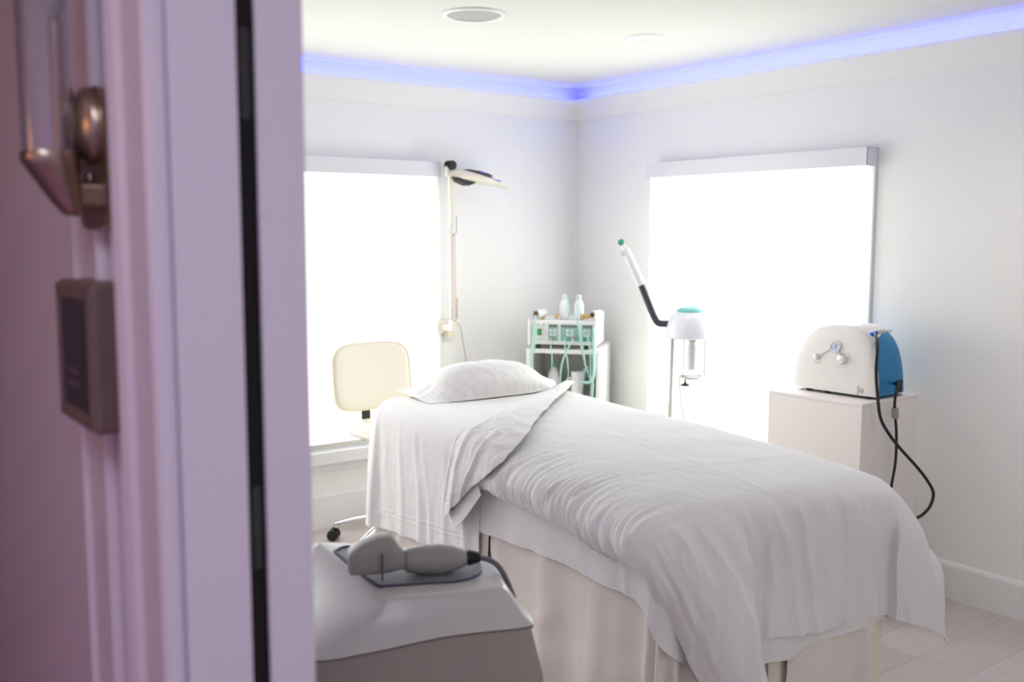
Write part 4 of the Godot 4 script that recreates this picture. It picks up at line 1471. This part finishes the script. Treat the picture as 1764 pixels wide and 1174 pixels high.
	# spray bottles on the apparatus, with ribs of their own
	var pet := mat("bottle plastic", srgb(236, 242, 240), 0.25)
	var bottles := []
	for q in [[-0.010, "clear white bottle with hose, left one on the facial unit"], [0.068, "clear white bottle with hose, right one on the facial unit"]]:
		var bt := thing("spray_bottle", q[1], "bottle", cart_at(pos, Vector3(q[0] + 0.0, 1.033, -0.10)), -49.0, "bottles on the facial unit")
		b = MB.new()
		b.lathe([Vector2(0.0, 0.0), Vector2(0.022, 0.0), Vector2(0.026, 0.004), Vector2(0.026, 0.07), Vector2(0.024, 0.085), Vector2(0.014, 0.103), Vector2(0.010, 0.108), Vector2(0.0, 0.108)], 32)
		part(bt, "body", b, pet)
		b = MB.new()
		b.lathe([Vector2(0.0, 0.132), Vector2(0.011, 0.131), Vector2(0.012, 0.126), Vector2(0.012, 0.108), Vector2(0.0, 0.106)], 24)
		b.rbox(Vector3(0.012, 0.010, 0.03), 0.003, at(Vector3(0.006, 0.125, 0.012)))
		part(bt, "spray_cap", b, mats["gloss white"])
		bottles.append(bt)
	# things on the shelf
	var fl := thing("squeeze_bottle", "white squeeze bottle with narrow neck on the trolley shelf", "bottle", cart_at(pos, Vector3(-0.066, 0.611, -0.10)), -49.0)
	b = MB.new()
	b.lathe([Vector2(0.0, 0.0), Vector2(0.028, 0.001), Vector2(0.032, 0.01), Vector2(0.032, 0.105), Vector2(0.026, 0.14), Vector2(0.012, 0.162), Vector2(0.0, 0.164)], 28)
	part(fl, "body", b, mats["gloss white"])
	b = MB.new()
	b.lathe([Vector2(0.0, 0.190), Vector2(0.006, 0.189), Vector2(0.009, 0.178), Vector2(0.010, 0.160), Vector2(0.0, 0.158)], 20)
	part(fl, "neck_cap", b, teal)
	var cup := thing("white_cup", "white plastic cup with pouring spout on the trolley shelf", "cup", cart_at(pos, Vector3(0.066, 0.611, -0.08)), -49.0)
	b = MB.new()
	b.lathe([Vector2(0.0, 0.0), Vector2(0.028, 0.0), Vector2(0.030, 0.004), Vector2(0.035, 0.145), Vector2(0.033, 0.146), Vector2(0.028, 0.006), Vector2(0.0, 0.005)], 32)
	part(cup, "body", b, mats["gloss white"])
	b = MB.new()
	b.tube(smooth_path([Vector3(-0.030, 0.105, 0), Vector3(-0.045, 0.108, 0.004), Vector3(-0.060, 0.092, 0.006)], 12), 0.006, 10)
	part(cup, "spout", b, mats["gloss white"])
	for k in 2:
		var ja := thing("glass_jar", ["small round jar at the back of the trolley shelf, nearer the squeeze bottle", "small round jar at the back of the trolley shelf, behind the white cup"][k], "jar", cart_at(pos, Vector3([-0.11, 0.01][k], 0.611, -0.26)), -49.0)
		b = MB.new()
		b.lathe([Vector2(0.0, 0.0), Vector2(0.033, 0.0), Vector2(0.036, 0.006), Vector2(0.036, 0.055), Vector2(0.03, 0.062), Vector2(0.0, 0.062)], 28)
		part(ja, "body", b, pet)
		b = MB.new()
		b.lathe([Vector2(0.0, 0.08), Vector2(0.032, 0.079), Vector2(0.034, 0.076), Vector2(0.034, 0.062), Vector2(0.0, 0.062)], 28)
		part(ja, "lid", b, mat("jar lid", srgb(206, 200, 190), 0.5))


func cart_at(o: Vector3, p: Vector3) -> Vector3:
	return o + Basis(Vector3.UP, deg_to_rad(-49.0)) * p


# ---------------------------------------------------------------- facial steamer
func steamer() -> void:
	# local x runs to the right as seen from the doorway
	var o := Vector3(3.332, 0, -3.262)
	var t := thing("facial_steamer", "white facial steamer with teal cap and raised black-jointed arm", "steamer", o, -36.45)
	var inv := Transform3D(Basis(Vector3.UP, deg_to_rad(-36.45)), o).affine_inverse()
	var wh := mat("steamer white", srgb(234, 234, 242), 0.3)
	var steel := mat("brushed steel", srgb(190, 190, 186), 0.3, 0.9)
	var dome := inv * Vector3(3.418, 0, -3.225)
	var b := MB.new()
	b.lathe([Vector2(0.0, 1.004), Vector2(0.110, 1.004), Vector2(0.117, 1.008), Vector2(0.1185, 1.013), Vector2(0.1185, 1.017), Vector2(0.117, 1.021), Vector2(0.1185, 1.026), Vector2(0.116, 1.05), Vector2(0.107, 1.08), Vector2(0.093, 1.105), Vector2(0.075, 1.122), Vector2(0.06, 1.129), Vector2(0.0, 1.131)], 56, at(dome))
	part(t, "dome", b, wh)
	b = MB.new()
	b.lathe([Vector2(0.066, 1.122), Vector2(0.067, 1.128), Vector2(0.063, 1.138), Vector2(0.052, 1.146), Vector2(0.04, 1.15), Vector2(0.034, 1.149), Vector2(0.03, 1.144), Vector2(0.0, 1.143)], 48, at(dome))
	part(t, "cap", b, mat("cap teal", srgb(128, 200, 196), 0.35))
	# arm
	var p: Array[Vector3] = []
	for q in [Vector3(3.350, 1.07, -3.284), Vector3(3.303, 1.073, -3.318), Vector3(3.287, 1.105, -3.336), Vector3(3.249, 1.248, -3.382), Vector3(3.199, 1.412, -3.442), Vector3(3.186, 1.447, -3.456)]:
		p.append(inv * q)
	b = MB.new()
	var path := smooth_path([p[0], p[1], p[2]], 12)
	path.append_array(smooth_path([p[2].lerp(p[3], 0.1), p[3]], 10))
	b.tube(path, 0.0165, 18)
	part(t, "arm_joint", b, mat("graphite", srgb(58, 64, 72), 0.35))
	b = MB.new()
	b.tube(pv([p[3], p[3].lerp(p[4], 0.02), p[3].lerp(p[4], 0.97), p[4]]), [0.019, 0.0205, 0.0205, 0.018], 20)
	part(t, "arm_tube", b, wh)
	b = MB.new()
	b.tube(pv([p[4], p[4].lerp(p[5], 0.35), p[4].lerp(p[5], 0.7)]), [0.017, 0.013, 0.008], 16)
	b.rbox(Vector3(0.014, 0.03, 0.014), 0.004, at(p[4] + Vector3(-0.018, -0.018, 0.01), Vector3(0, 0, 20)))
	part(t, "nozzle", b, mats["gloss white"])
	b = MB.new()
	b.lathe([Vector2(0, -0.016), Vector2(0.010, -0.013), Vector2(0.0155, -0.004), Vector2(0.0165, 0.003), Vector2(0.012, 0.012), Vector2(0.0, 0.016)], 22, at(p[5], Vector3(20, 0, 25)))
	part(t, "nozzle_tip", b, mat("tip teal", srgb(62, 150, 138), 0.35))
	b = MB.new()
	b.tube(smooth_path([p[5] + Vector3(0.006, 0.006, 0), p[5] + Vector3(0.008, 0.05, 0), p[5] + Vector3(0.018, 0.07, 0), p[5] + Vector3(0.027, 0.05, 0), p[5] + Vector3(0.029, 0.0, 0.006), p[4] + Vector3(0.012, -0.002, 0.014)], 30), 0.0022, 8)
	part(t, "wire_loop", b, mat("wire white", srgb(214, 214, 204), 0.4))
	# boiler jar in its cage
	var j := inv * Vector3(3.41, 0, -3.213)
	b = MB.new()
	b.lathe([Vector2(0.0, 0.835), Vector2(0.046, 0.836), Vector2(0.051, 0.842), Vector2(0.052, 0.85), Vector2(0.052, 1.004), Vector2(0.0495, 1.004), Vector2(0.0495, 0.852), Vector2(0.045, 0.842), Vector2(0.0, 0.84)], 40, at(j))
	var gl := mat("jar glass", Color(0.96, 0.98, 0.98, 0.10), 0.03)
	gl.transparency = BaseMaterial3D.TRANSPARENCY_ALPHA
	part(t, "glass_jar", b, gl)
	b = MB.new()
	b.lathe([Vector2(0.0, 0.858), Vector2(0.022, 0.858), Vector2(0.0225, 0.862), Vector2(0.0225, 0.97), Vector2(0.017, 0.98), Vector2(0.017, 1.004), Vector2(0.0, 1.004)], 32, at(j + Vector3(0.008, 0, 0)))
	part(t, "heater", b, steel)
	b = MB.new()
	b.lathe([Vector2(0.0, 0.992), Vector2(0.019, 0.992), Vector2(0.019, 1.005), Vector2(0.0, 1.005)], 28, at(j + Vector3(0.008, 0, 0)))
	part(t, "heater_collar", b, mats["black"])
	b = MB.new()
	for x in [-0.036, 0.062]:
		b.tube(pv([j + Vector3(x, 0.825, 0.02), j + Vector3(x, 1.005, 0.02)]), 0.0035, 10)
	b.tube(smooth_path([j + Vector3(-0.045, 0.826, 0.0), j + Vector3(-0.02, 0.822, 0.045), j + Vector3(0.03, 0.822, 0.045), j + Vector3(0.06, 0.828, 0.0)], 20), 0.006, 10)
	b.rbox(Vector3(0.10, 0.008, 0.03), 0.003, at(j + Vector3(0.006, 0.829, 0)))
	part(t, "cage", b, mat("cage grey", srgb(196, 198, 190), 0.35))
	b = MB.new()
	b.lathe([Vector2(0.0, 0.825), Vector2(0.003, 0.825), Vector2(0.004, 0.80), Vector2(0.010, 0.793), Vector2(0.022, 0.788), Vector2(0.022, 0.784), Vector2(0.0, 0.782)], 24, at(j + Vector3(-0.026, 0, 0.02)))
	part(t, "drain_knob", b, mats["black"])
	b = MB.new()
	b.tube(smooth_path([j + Vector3(-0.053, 0.826, 0.02), j + Vector3(-0.052, 0.78, 0.022), j + Vector3(-0.045, 0.70, 0.022), j + Vector3(-0.03, 0.62, 0.02), j + Vector3(-0.02, 0.4, 0.01), j + Vector3(-0.05, 0.12, -0.03)], 40), 0.0024, 8)
	part(t, "green_cord", b, mat("cord green", srgb(60, 190, 90), 0.5))
	# pole and five-footed base
	b = MB.new()
	b.tube(pv([Vector3(0, 0.06, 0), Vector3(0, 0.62, 0)]), 0.014, 18)
	b.tube(pv([Vector3(0.0, 0.60, 0), Vector3(0.004, 1.006, 0)]), 0.011, 18)
	part(t, "pole", b, steel)
	b = MB.new()
	for k in 5:
		var a := TAU * k / 5.0 + 0.3
		var d := Vector3(cos(a), 0, sin(a))
		b.tube(pv([d * 0.01 + Vector3(0, 0.075, 0), d * 0.12 + Vector3(0, 0.066, 0), d * 0.20 + Vector3(0, 0.056, 0)]), [0.018, 0.014, 0.010], 12)
	part(t, "star_base", b, wh)
	for k in 5:
		var a := TAU * k / 5.0 + 0.3
		var d := Vector3(cos(a), 0, sin(a)) * 0.2
		b = MB.new()
		var s := Vector3(-d.z, 0, d.x).normalized()
		b.tube(pv([d + s * -0.015 + Vector3(0, 0.022, 0), d + s * 0.015 + Vector3(0, 0.022, 0)]), 0.022, 18)
		b.tube(pv([d + Vector3(0, 0.022, 0), d + Vector3(0, 0.05, 0)]), 0.007, 10)
		part(t, "caster", b, mats["black rubber"])


# ---------------------------------------------------------------- pedestal and blue-sided machine
func arch(k: float, z: float, s0: float, s1: float, count: int, grow := 0.0) -> PackedVector3Array:
	var pts := [Vector3(-0.192, 0.012, 0), Vector3(-0.187, 0.074, 0), Vector3(-0.177, 0.13, 0), Vector3(-0.161, 0.175, 0), Vector3(-0.138, 0.213, 0), Vector3(-0.108, 0.245, 0), Vector3(-0.07, 0.266, 0), Vector3(0.0, 0.280, 0), Vector3(0.07, 0.280, 0), Vector3(0.108, 0.264, 0), Vector3(0.138, 0.236, 0), Vector3(0.161, 0.194, 0), Vector3(0.177, 0.14, 0), Vector3(0.187, 0.078, 0), Vector3(0.192, 0.012, 0)]
	var fine := smooth_path(pts, 141)
	var o := PackedVector3Array()
	for i in count:
		var f := lerpf(s0, s1, float(i) / (count - 1)) * 140.0
		var a := fine[int(f)].lerp(fine[mini(int(f) + 1, 140)], f - int(f))
		var c := Vector3(0, 0.012, 0)
		var q: Vector3 = c + (a - c) * k
		q.y = maxf(q.y, 0.012)
		var od := (a - c).normalized() * grow
		o.append(Vector3(q.x + od.x, q.y + maxf(od.y, 0.0), z))
	return o


func pedestal_and_machine() -> void:
	var lam := mat("pedestal laminate", srgb(246, 239, 235), 0.5)
	var t := thing("pedestal", "plain white laminate pedestal in front of the east window", "pedestal", Vector3(3.3112, 0, -2.4492), -88.0)
	var b := MB.new()
	b.rbox(Vector3(0.435, 0.829, 0.018), 0.0015, at(Vector3(0, 0.4145, -0.009)))
	part(t, "front_panel", b, lam)
	for x in [-1, 1]:
		b = MB.new()
		b.rbox(Vector3(0.018, 0.829, 0.39), 0.0015, at(Vector3(x * 0.2085, 0.4145, -0.2135)))
		part(t, "side_panel", b, lam)
	b = MB.new()
	b.rbox(Vector3(0.435, 0.012, 0.409), 0.0015, at(Vector3(0, 0.8355, -0.2045)))
	part(t, "top_panel", b, lam)

	var o := Vector3(3.4317, 0.8416, -2.4433)
	var m := thing("microdermabrasion_machine", "rounded white machine with bright blue sides on the pedestal", "beauty device", o, -88.0)
	var inv := Transform3D(Basis(Vector3.UP, deg_to_rad(-88.0)), o).affine_inverse()
	var blue := mat("machine blue", srgb(0, 122, 178), 0.4)
	var white := mat("machine white", srgb(240, 236, 232), 0.32)
	b = MB.new()
	var g := []
	for q in [[0.0, -0.006], [0.96, -0.006], [0.985, -0.012], [0.99, -0.03], [1.0, -0.10], [0.995, -0.16], [0.97, -0.20], [0.93, -0.222], [0.87, -0.234], [0.5, -0.238], [0.0, -0.238]]:
		g.append(arch(maxf(q[0], 0.001), q[1], 0.0, 1.0, 71))
	b.grid(g)
	b.face([Vector3(-0.18, 0.012, -0.01), Vector3(0.18, 0.012, -0.01), Vector3(0.17, 0.012, -0.22), Vector3(-0.17, 0.012, -0.22)], Transform3D.IDENTITY, Vector3.DOWN)
	var body := part(m, "body", b, blue, "blue body showing at the sides")
	# white shell: the front and a hood that runs back over the top
	b = MB.new()
	g = []
	for q in [[0.001, 0.012, 0.0], [0.4, 0.012, 0.0], [0.8, 0.009, 0.0], [0.93, 0.005, 0.0], [0.985, -0.001, 0.0], [1.0, -0.008, 0.0], [1.0, -0.014, 0.0]]:
		g.append(arch(q[0], q[1], 0.0, 1.0, 91, 0.004 if q[0] >= 0.98 else 0.0))
	b.grid(g)
	g = []
	for q in [[-0.010, 0.0], [-0.014, 0.10], [-0.02, 0.19], [-0.032, 0.245], [-0.055, 0.27], [-0.085, 0.285], [-0.12, 0.31], [-0.155, 0.34], [-0.185, 0.37]]:
		var kk: float = 1.0 if q[0] > -0.15 else 0.985
		g.append(arch(kk, q[0], q[1], 1.0 - q[1], 91, 0.0045))
	b.grid(g)
	var sh := part(m, "front_shell", b, white, "white front shell and hood")
	# gauge, knobs and the moulded lines between them
	b = MB.new()
	b.lathe([Vector2(0.0, 0.004), Vector2(0.018, 0.004), Vector2(0.0195, 0.009), Vector2(0.0225, 0.009), Vector2(0.025, 0.004), Vector2(0.026, -0.008)], 40, at(Vector3(0.012, 0.196, 0.012), Vector3(84, 0, 0)))
	var ga := part(sh, "gauge_bezel", b, mats["chrome"])
	b = MB.new()
	b.lathe([Vector2(0.0, 0.0052), Vector2(0.018, 0.005), Vector2(0.0185, 0.003)], 32, at(Vector3(0.012, 0.196, 0.012), Vector3(84, 0, 0)))
	part(sh, "gauge_face", b, mat("gauge face", srgb(206, 214, 236), 0.2))
	b = MB.new()
	b.rbox(Vector3(0.002, 0.016, 0.001), 0.0004, at(Vector3(0.013, 0.199, 0.0185), Vector3(-6, 0, -12)), 1)
	part(sh, "gauge_needle", b, mats["black"])
	for q in [[-0.071, 0.147, 0.0105], [0.047, 0.150, 0.0185]]:
		b = MB.new()
		b.lathe([Vector2(0.0, 0.022), Vector2(q[2] * 0.8, 0.022), Vector2(q[2] * 0.93, 0.02), Vector2(q[2], 0.006), Vector2(q[2] * 1.2, 0.003), Vector2(q[2] * 1.3, -0.006)], 32, at(Vector3(q[0], q[1], 0.0105), Vector3(88, 0, 0)))
		part(sh, "knob", b, mats["chrome"])
	b = MB.new()
	for q in [[Vector3(-0.056, 0.157, 0.0128), Vector3(-0.012, 0.184, 0.0128)], [Vector3(0.038, 0.168, 0.0128), Vector3(0.024, 0.178, 0.0128)]]:
		b = MB.new()
		b.tube(pv([q[0], q[1]]), 0.0022, 8)
		part(sh, "moulded_line", b, mat("line grey", srgb(214, 212, 210), 0.4))
	
	# scale marks below the knobs
	b = MB.new()
	for q in [[-0.071, 0.147, 0.024], [0.047, 0.150, 0.034]]:
		for k in 9:
			var a := deg_to_rad(235.0 + 70.0 * k / 8.0)
			b.rbox(Vector3(0.004, 0.0022, 0.001), 0.0003, at(Vector3(q[0] + cos(a) * q[2], q[1] + sin(a) * q[2], 0.0118), Vector3(0, 0, rad_to_deg(a) + 90.0)), 1)
	part(sh, "printed_scale", b, mat("scale grey", srgb(196, 192, 190), 0.5)).set_meta("kind", "stuff")
	# the small script mark near the lower edge
	var tm := TextMesh.new()
	var f := SystemFont.new()
	f.font_names = PackedStringArray(["Droid Serif"])
	f.font_italic = true
	tm.font = f
	tm.text = "Jo"
	tm.font_size = 32
	tm.pixel_size = 0.0010
	tm.depth = 0.0012
	var lt := MeshInstance3D.new()
	lt.name = "logo"
	lt.mesh = tm
	lt.material_override = mat("logo grey", srgb(150, 144, 140), 0.4)
	lt.position = Vector3(0.128, 0.034, 0.0108)
	sh.add_child(lt, true)
	for x in [-0.13, -0.045, 0.15]:
		for z in [-0.025, -0.20]:
			b = MB.new()
			b.lathe([Vector2(0, 0), Vector2(0.013, 0.0), Vector2(0.012, 0.014), Vector2(0, 0.014)], 16, at(Vector3(x, 0, z)))
			part(m, "foot", b, mats["black rubber"])
	# recess with the socket low on the blue side
	b = MB.new()
	b.rbox(Vector3(0.012, 0.05, 0.045), 0.004, at(Vector3(0.188, 0.04, -0.165)))
	part(body, "socket_recess", b, mat("recess", srgb(14, 22, 40), 0.6))
	b = MB.new()
	b.tube(pv([Vector3(0.125, 0.250, -0.05), Vector3(0.155, 0.262, -0.05)]), 0.009, 14)
	part(m, "hose_fitting", b, mat("fitting blue", srgb(20, 110, 230), 0.3))
	b = MB.new()
	b.tube(pv([Vector3(0.152, 0.262, -0.05), Vector3(0.165, 0.266, -0.08)]), 0.008, 12)
	b.tube(pv([Vector3(0.163, 0.266, -0.078), Vector3(0.175, 0.266, -0.115)]), 0.0055, 12)
	part(m, "elbow", b, mats["chrome"])
	# hose and lead that hang in front of the pedestal's side
	var hp := []
	for q in [Vector3(3.4784, 1.1005, -2.2878), Vector3(3.4342, 1.1015, -2.2632), Vector3(3.3751, 1.0621, -2.2140), Vector3(3.3653, 0.9736, -2.2091), Vector3(3.3653, 0.8840, -2.1992), Vector3(3.3692, 0.7925, -2.1845), Vector3(3.3948, 0.7325, -2.1648), Vector3(3.4538, 0.6685, -2.1500), Vector3(3.5424, 0.5868, -2.1304), Vector3(3.5965, 0.5278, -2.1156), Vector3(3.6310, 0.4717, -2.1058), Vector3(3.6132, 0.4225, -2.1058), Vector3(3.5621, 0.3960, -2.1058), Vector3(3.4834, 0.3782, -2.1058), Vector3(3.3948, 0.3192, -2.1058), Vector3(3.3456, 0.1224, -2.0861), Vector3(3.3653, 0.0319, -2.0467)]:
		hp.append(inv * q)
	b = MB.new()
	b.tube(smooth_path(hp, 140), 0.0062, 12)
	part(m, "hose", b, mats["black rubber"])
	hp = []
	for q in [Vector3(3.5818, 0.8899, -2.2730), Vector3(3.5326, 0.9047, -2.2189), Vector3(3.4962, 0.8702, -2.2042), Vector3(3.4922, 0.8181, -2.2042), Vector3(3.4991, 0.7817, -2.2042), Vector3(3.5109, 0.7236, -2.2042), Vector3(3.5168, 0.6528, -2.2042), Vector3(3.5139, 0.5829, -2.2042), Vector3(3.4932, 0.4845, -2.2042), Vector3(3.4735, 0.3192, -2.1992), Vector3(3.4932, 0.0732, -2.1845), Vector3(3.5424, 0.0319, -2.1451)]:
		hp.append(inv * q)
	b = MB.new()
	b.tube(smooth_path(hp, 120), 0.0055, 12)
	var ld := part(m, "power_lead", b, mats["black rubber"])
	b = MB.new()
	b.tube(pv([inv * Vector3(3.4957, 0.8132, -2.2042), inv * Vector3(3.4962, 0.8082, -2.2042), inv * Vector3(3.4991, 0.7738, -2.2042), inv * Vector3(3.4991, 0.7699, -2.2042)]), [0.010, 0.0135, 0.0135, 0.010], 14)
	part(ld, "inline_connector", b, mat("connector grey", srgb(150, 150, 150), 0.4))


# ---------------------------------------------------------------- grey machine by the doorway
func laser_machine() -> void:
	var o := Vector3(0.80, 0, -1.43)
	var t := thing("laser_machine", "grey floor-standing treatment machine just inside the doorway", "beauty device", o, -25.0)
	var grey := mat("machine grey", srgb(190, 186, 183), 0.32)
	grey.metallic_specular = 0.8
	var dark := mat("machine grey shaded", srgb(154, 143, 137), 0.45)  # shade on the lower faces put into a darker grey
	var tray := mat("tray grey", srgb(128, 130, 138), 0.5)
	# outlines seen from above, one per level: (x, z), starting at the back left and going round by the front
	var rings := [
		[0.892, [[-0.12, -0.315], [-0.08, -0.20], [-0.035, -0.085], [-0.004, -0.004], [0.012, 0.008], [0.10, 0.008], [0.185, 0.005], [0.197, -0.004], [0.20, -0.05], [0.188, -0.155], [0.10, -0.215], [-0.03, -0.285]]],
		[0.886, [[-0.126, -0.319], [-0.086, -0.20], [-0.042, -0.082], [-0.010, 0.003], [0.010, 0.014], [0.10, 0.014], [0.19, 0.010], [0.204, -0.003], [0.206, -0.05], [0.193, -0.158], [0.103, -0.22], [-0.03, -0.29]]],
		[0.866, [[-0.138, -0.324], [-0.108, -0.20], [-0.070, -0.075], [-0.035, 0.006], [0.008, 0.020], [0.10, 0.019], [0.198, 0.015], [0.213, 0.0], [0.215, -0.05], [0.200, -0.162], [0.108, -0.226], [-0.03, -0.296]]],
		[0.842, [[-0.16, -0.332], [-0.142, -0.20], [-0.118, -0.066], [-0.082, 0.016], [-0.01, 0.034], [0.10, 0.032], [0.212, 0.025], [0.229, 0.006], [0.230, -0.05], [0.212, -0.168], [0.115, -0.234], [-0.03, -0.305]]],
		[0.828, [[-0.19, -0.34], [-0.182, -0.20], [-0.168, -0.058], [-0.130, 0.032], [-0.03, 0.056], [0.09, 0.050], [0.226, 0.037], [0.245, 0.014], [0.246, -0.05], [0.226, -0.174], [0.122, -0.242], [-0.03, -0.315]]]]
	var low := [
		[0.826, [[-0.19, -0.34], [-0.182, -0.20], [-0.168, -0.058], [-0.130, 0.032], [-0.03, 0.056], [0.09, 0.050], [0.226, 0.037], [0.245, 0.014], [0.246, -0.05], [0.226, -0.174], [0.122, -0.242], [-0.03, -0.315]]],
		[0.819, [[-0.186, -0.337], [-0.178, -0.20], [-0.164, -0.058], [-0.127, 0.028], [-0.03, 0.051], [0.09, 0.045], [0.223, 0.033], [0.241, 0.012], [0.242, -0.05], [0.222, -0.172], [0.12, -0.239], [-0.03, -0.312]]],
		[0.74, [[-0.19, -0.34], [-0.182, -0.20], [-0.168, -0.058], [-0.132, 0.034], [-0.03, 0.060], [0.09, 0.054], [0.240, 0.041], [0.260, 0.016], [0.260, -0.05], [0.236, -0.178], [0.124, -0.245], [-0.03, -0.318]]],
		[0.35, [[-0.20, -0.35], [-0.192, -0.20], [-0.178, -0.054], [-0.142, 0.044], [-0.03, 0.075], [0.10, 0.070], [0.265, 0.052], [0.288, 0.02], [0.287, -0.05], [0.26, -0.18], [0.14, -0.26], [-0.03, -0.33]]],
		[0.075, [[-0.205, -0.355], [-0.197, -0.20], [-0.183, -0.05], [-0.147, 0.05], [-0.03, 0.085], [0.10, 0.08], [0.275, 0.06], [0.30, 0.024], [0.298, -0.05], [0.27, -0.18], [0.15, -0.27], [-0.03, -0.34]]],
		[0.07, [[-0.1, -0.3], [-0.1, -0.24], [-0.1, -0.05], [-0.07, 0.04], [-0.02, 0.05], [0.10, 0.05], [0.2, 0.04], [0.22, 0.02], [0.22, -0.05], [0.2, -0.18], [0.18, -0.3], [0.04, -0.32]]]]
	# the top edge dips a little towards the front and the lip is lower on the left
	var b := MB.new()
	b.grid(ring_grid(rings, 96), false, true)
	var topg := ring_grid([rings[0]], 96)
	var flatp := PackedVector3Array()
	for p in topg[0]:
		flatp.append(Vector3(0.06, 0.890, -0.14) + (p - Vector3(0.06, p.y, -0.14)) * 0.001)
	var inner := PackedVector3Array()
	for p in topg[0]:
		inner.append(Vector3(p.x, 0, p.z).lerp(Vector3(0.06, 0, -0.14), 0.04) + Vector3.UP * (p.y + 0.003))
	b.grid([topg[0], inner, flatp], false, true)
	part(t, "upper_shell", b, grey)
	b = MB.new()
	b.grid(ring_grid(low, 96), false, true)
	part(t, "lower_body", b, dark)
	# sunken rest for the handpiece, with a dark seam round it
	b = MB.new()
	var outline := smooth_path([Vector3(-0.085, 0, -0.245), Vector3(-0.052, 0, -0.14), Vector3(-0.018, 0, -0.046), Vector3(0.0, 0, -0.036), Vector3(0.06, 0, -0.036), Vector3(0.125, 0, -0.036), Vector3(0.16, 0, -0.06), Vector3(0.172, 0, -0.10), Vector3(0.166, 0, -0.145), Vector3(0.11, 0, -0.185), Vector3(0.0, 0, -0.24), Vector3(-0.06, 0, -0.268), Vector3(-0.085, 0, -0.245)], 80)
	for k in outline.size():
		outline[k].y = 0.8895
	b.tube(outline, 0.0035, 8)
	part(t, "tray_seam", b, mat("seam navy", srgb(58, 56, 74), 0.5))
	b = MB.new()
	var cen := PackedVector3Array()
	var mid := PackedVector3Array()
	for p in outline:
		cen.append(Vector3(0.06, 0.8915, -0.13))
		mid.append(p.lerp(Vector3(0.06, 0.891, -0.13), 0.12) + Vector3.UP * 0.0008)
	b.grid([outline, mid, cen])
	part(t, "tray", b, tray)
	b = MB.new()
	for x in [-0.1, 0.2]:
		for z in [-0.3, 0.0]:
			b.tube(pv([Vector3(x - 0.015, 0.035, z), Vector3(x + 0.015, 0.035, z)]), 0.035, 20)
	part(t, "casters", b, mats["black rubber"])

	# handpiece lying in the rest: wedge head, oval grip, ribbed nozzle and cable
	var h := thing("treatment_handpiece", "grey handpiece with wedge head and oval grip resting on the machine", "handpiece", o, -25.0)
	var hg := mat("handpiece grey", srgb(146, 144, 138), 0.4)
	b = MB.new()
	var g := []
	for q in [[0.0, 0.001, 0.001, 0.0], [0.0, 0.03, 0.022, 0.0], [0.006, 0.040, 0.030, 0.0], [0.03, 0.042, 0.040, 0.008], [0.06, 0.041, 0.046, 0.014], [0.085, 0.038, 0.046, 0.016], [0.097, 0.034, 0.040, 0.012], [0.11, 0.028, 0.028, 0.002], [0.118, 0.020, 0.018, -0.008], [0.118, 0.001, 0.001, -0.008]]:
		var row := superellipse(q[1], q[2], 3.2, 40, 0.0)
		for k in row.size():
			row[k] = Vector3(-0.066 + q[0] * 0.86, 0.922 + (q[3] + row[k].z) * 0.72, -0.088 + row[k].x * 0.8)
		g.append(row)
	b.grid(g, false, true)
	part(h, "head", b, hg)
	b = MB.new()
	b.rbox(Vector3(0.003, 0.05, 0.003), 0.001, at(Vector3(-0.008, 0.918, -0.0535), Vector3(4, 0, 0)))
	part(h, "seam", b, mat("seam dark", srgb(70, 68, 70), 0.5))
	b = MB.new()
	g = []
	for q in [[0.0, 0.001], [0.0, 0.018], [0.01, 0.025], [0.04, 0.031], [0.07, 0.031], [0.095, 0.026], [0.115, 0.018], [0.122, 0.012], [0.122, 0.001]]:
		var row := superellipse(q[1], q[1], 2.2, 36, 0.0)
		for k in row.size():
			row[k] = Vector3(0.030 + q[0] * 0.96, 0.9165 - 0.02 * q[0] + row[k].z * 0.84, -0.088 + row[k].x * 0.9)
		g.append(row)
	b.grid(g, false, true)
	part(h, "grip", b, hg)
	b = MB.new()
	b.tube(pv([Vector3(0.140, 0.914, -0.088), Vector3(0.156, 0.914, -0.088), Vector3(0.17, 0.912, -0.088)]), [0.014, 0.011, 0.007], 16)
	for k in 4:
		b.tube(pv([Vector3(0.150 + k * 0.005, 0.914, -0.088), Vector3(0.1525 + k * 0.005, 0.914, -0.088)]), 0.0145 - k * 0.0015, 16)
	part(h, "strain_relief", b, mats["black"])
	b = MB.new()
	b.tube(smooth_path([Vector3(0.165, 0.913, -0.088), Vector3(0.185, 0.909, -0.085), Vector3(0.203, 0.896, -0.08), Vector3(0.218, 0.868, -0.075), Vector3(0.236, 0.82, -0.08), Vector3(0.262, 0.74, -0.09), Vector3(0.30, 0.5, -0.10), Vector3(0.32, 0.2, -0.11), Vector3(0.33, 0.008, -0.11)], 60), 0.005, 10)
	part(h, "cable", b, mat("cable grey", srgb(96, 92, 96), 0.5))


func ring_grid(rings: Array, count: int) -> Array:
	var g := []
	for r in rings:
		var p := []
		for q in r[1]:
			# the shell rises towards the back and its lip sinks on the left
			var y: float = r[0]
			if y > 0.88:
				y -= 0.006
			elif y > 0.6:
				y -= 0.034 * clampf((0.05 - q[0]) * 5.0, 0.0, 1.0) * (1.0 if y < 0.84 else 0.4)
			p.append(Vector3(q[0], y, q[1]))
		p.append(p[0])
		var c := smooth_path(p, count + 1)
		c.remove_at(count)
		g.append(c)
	return g
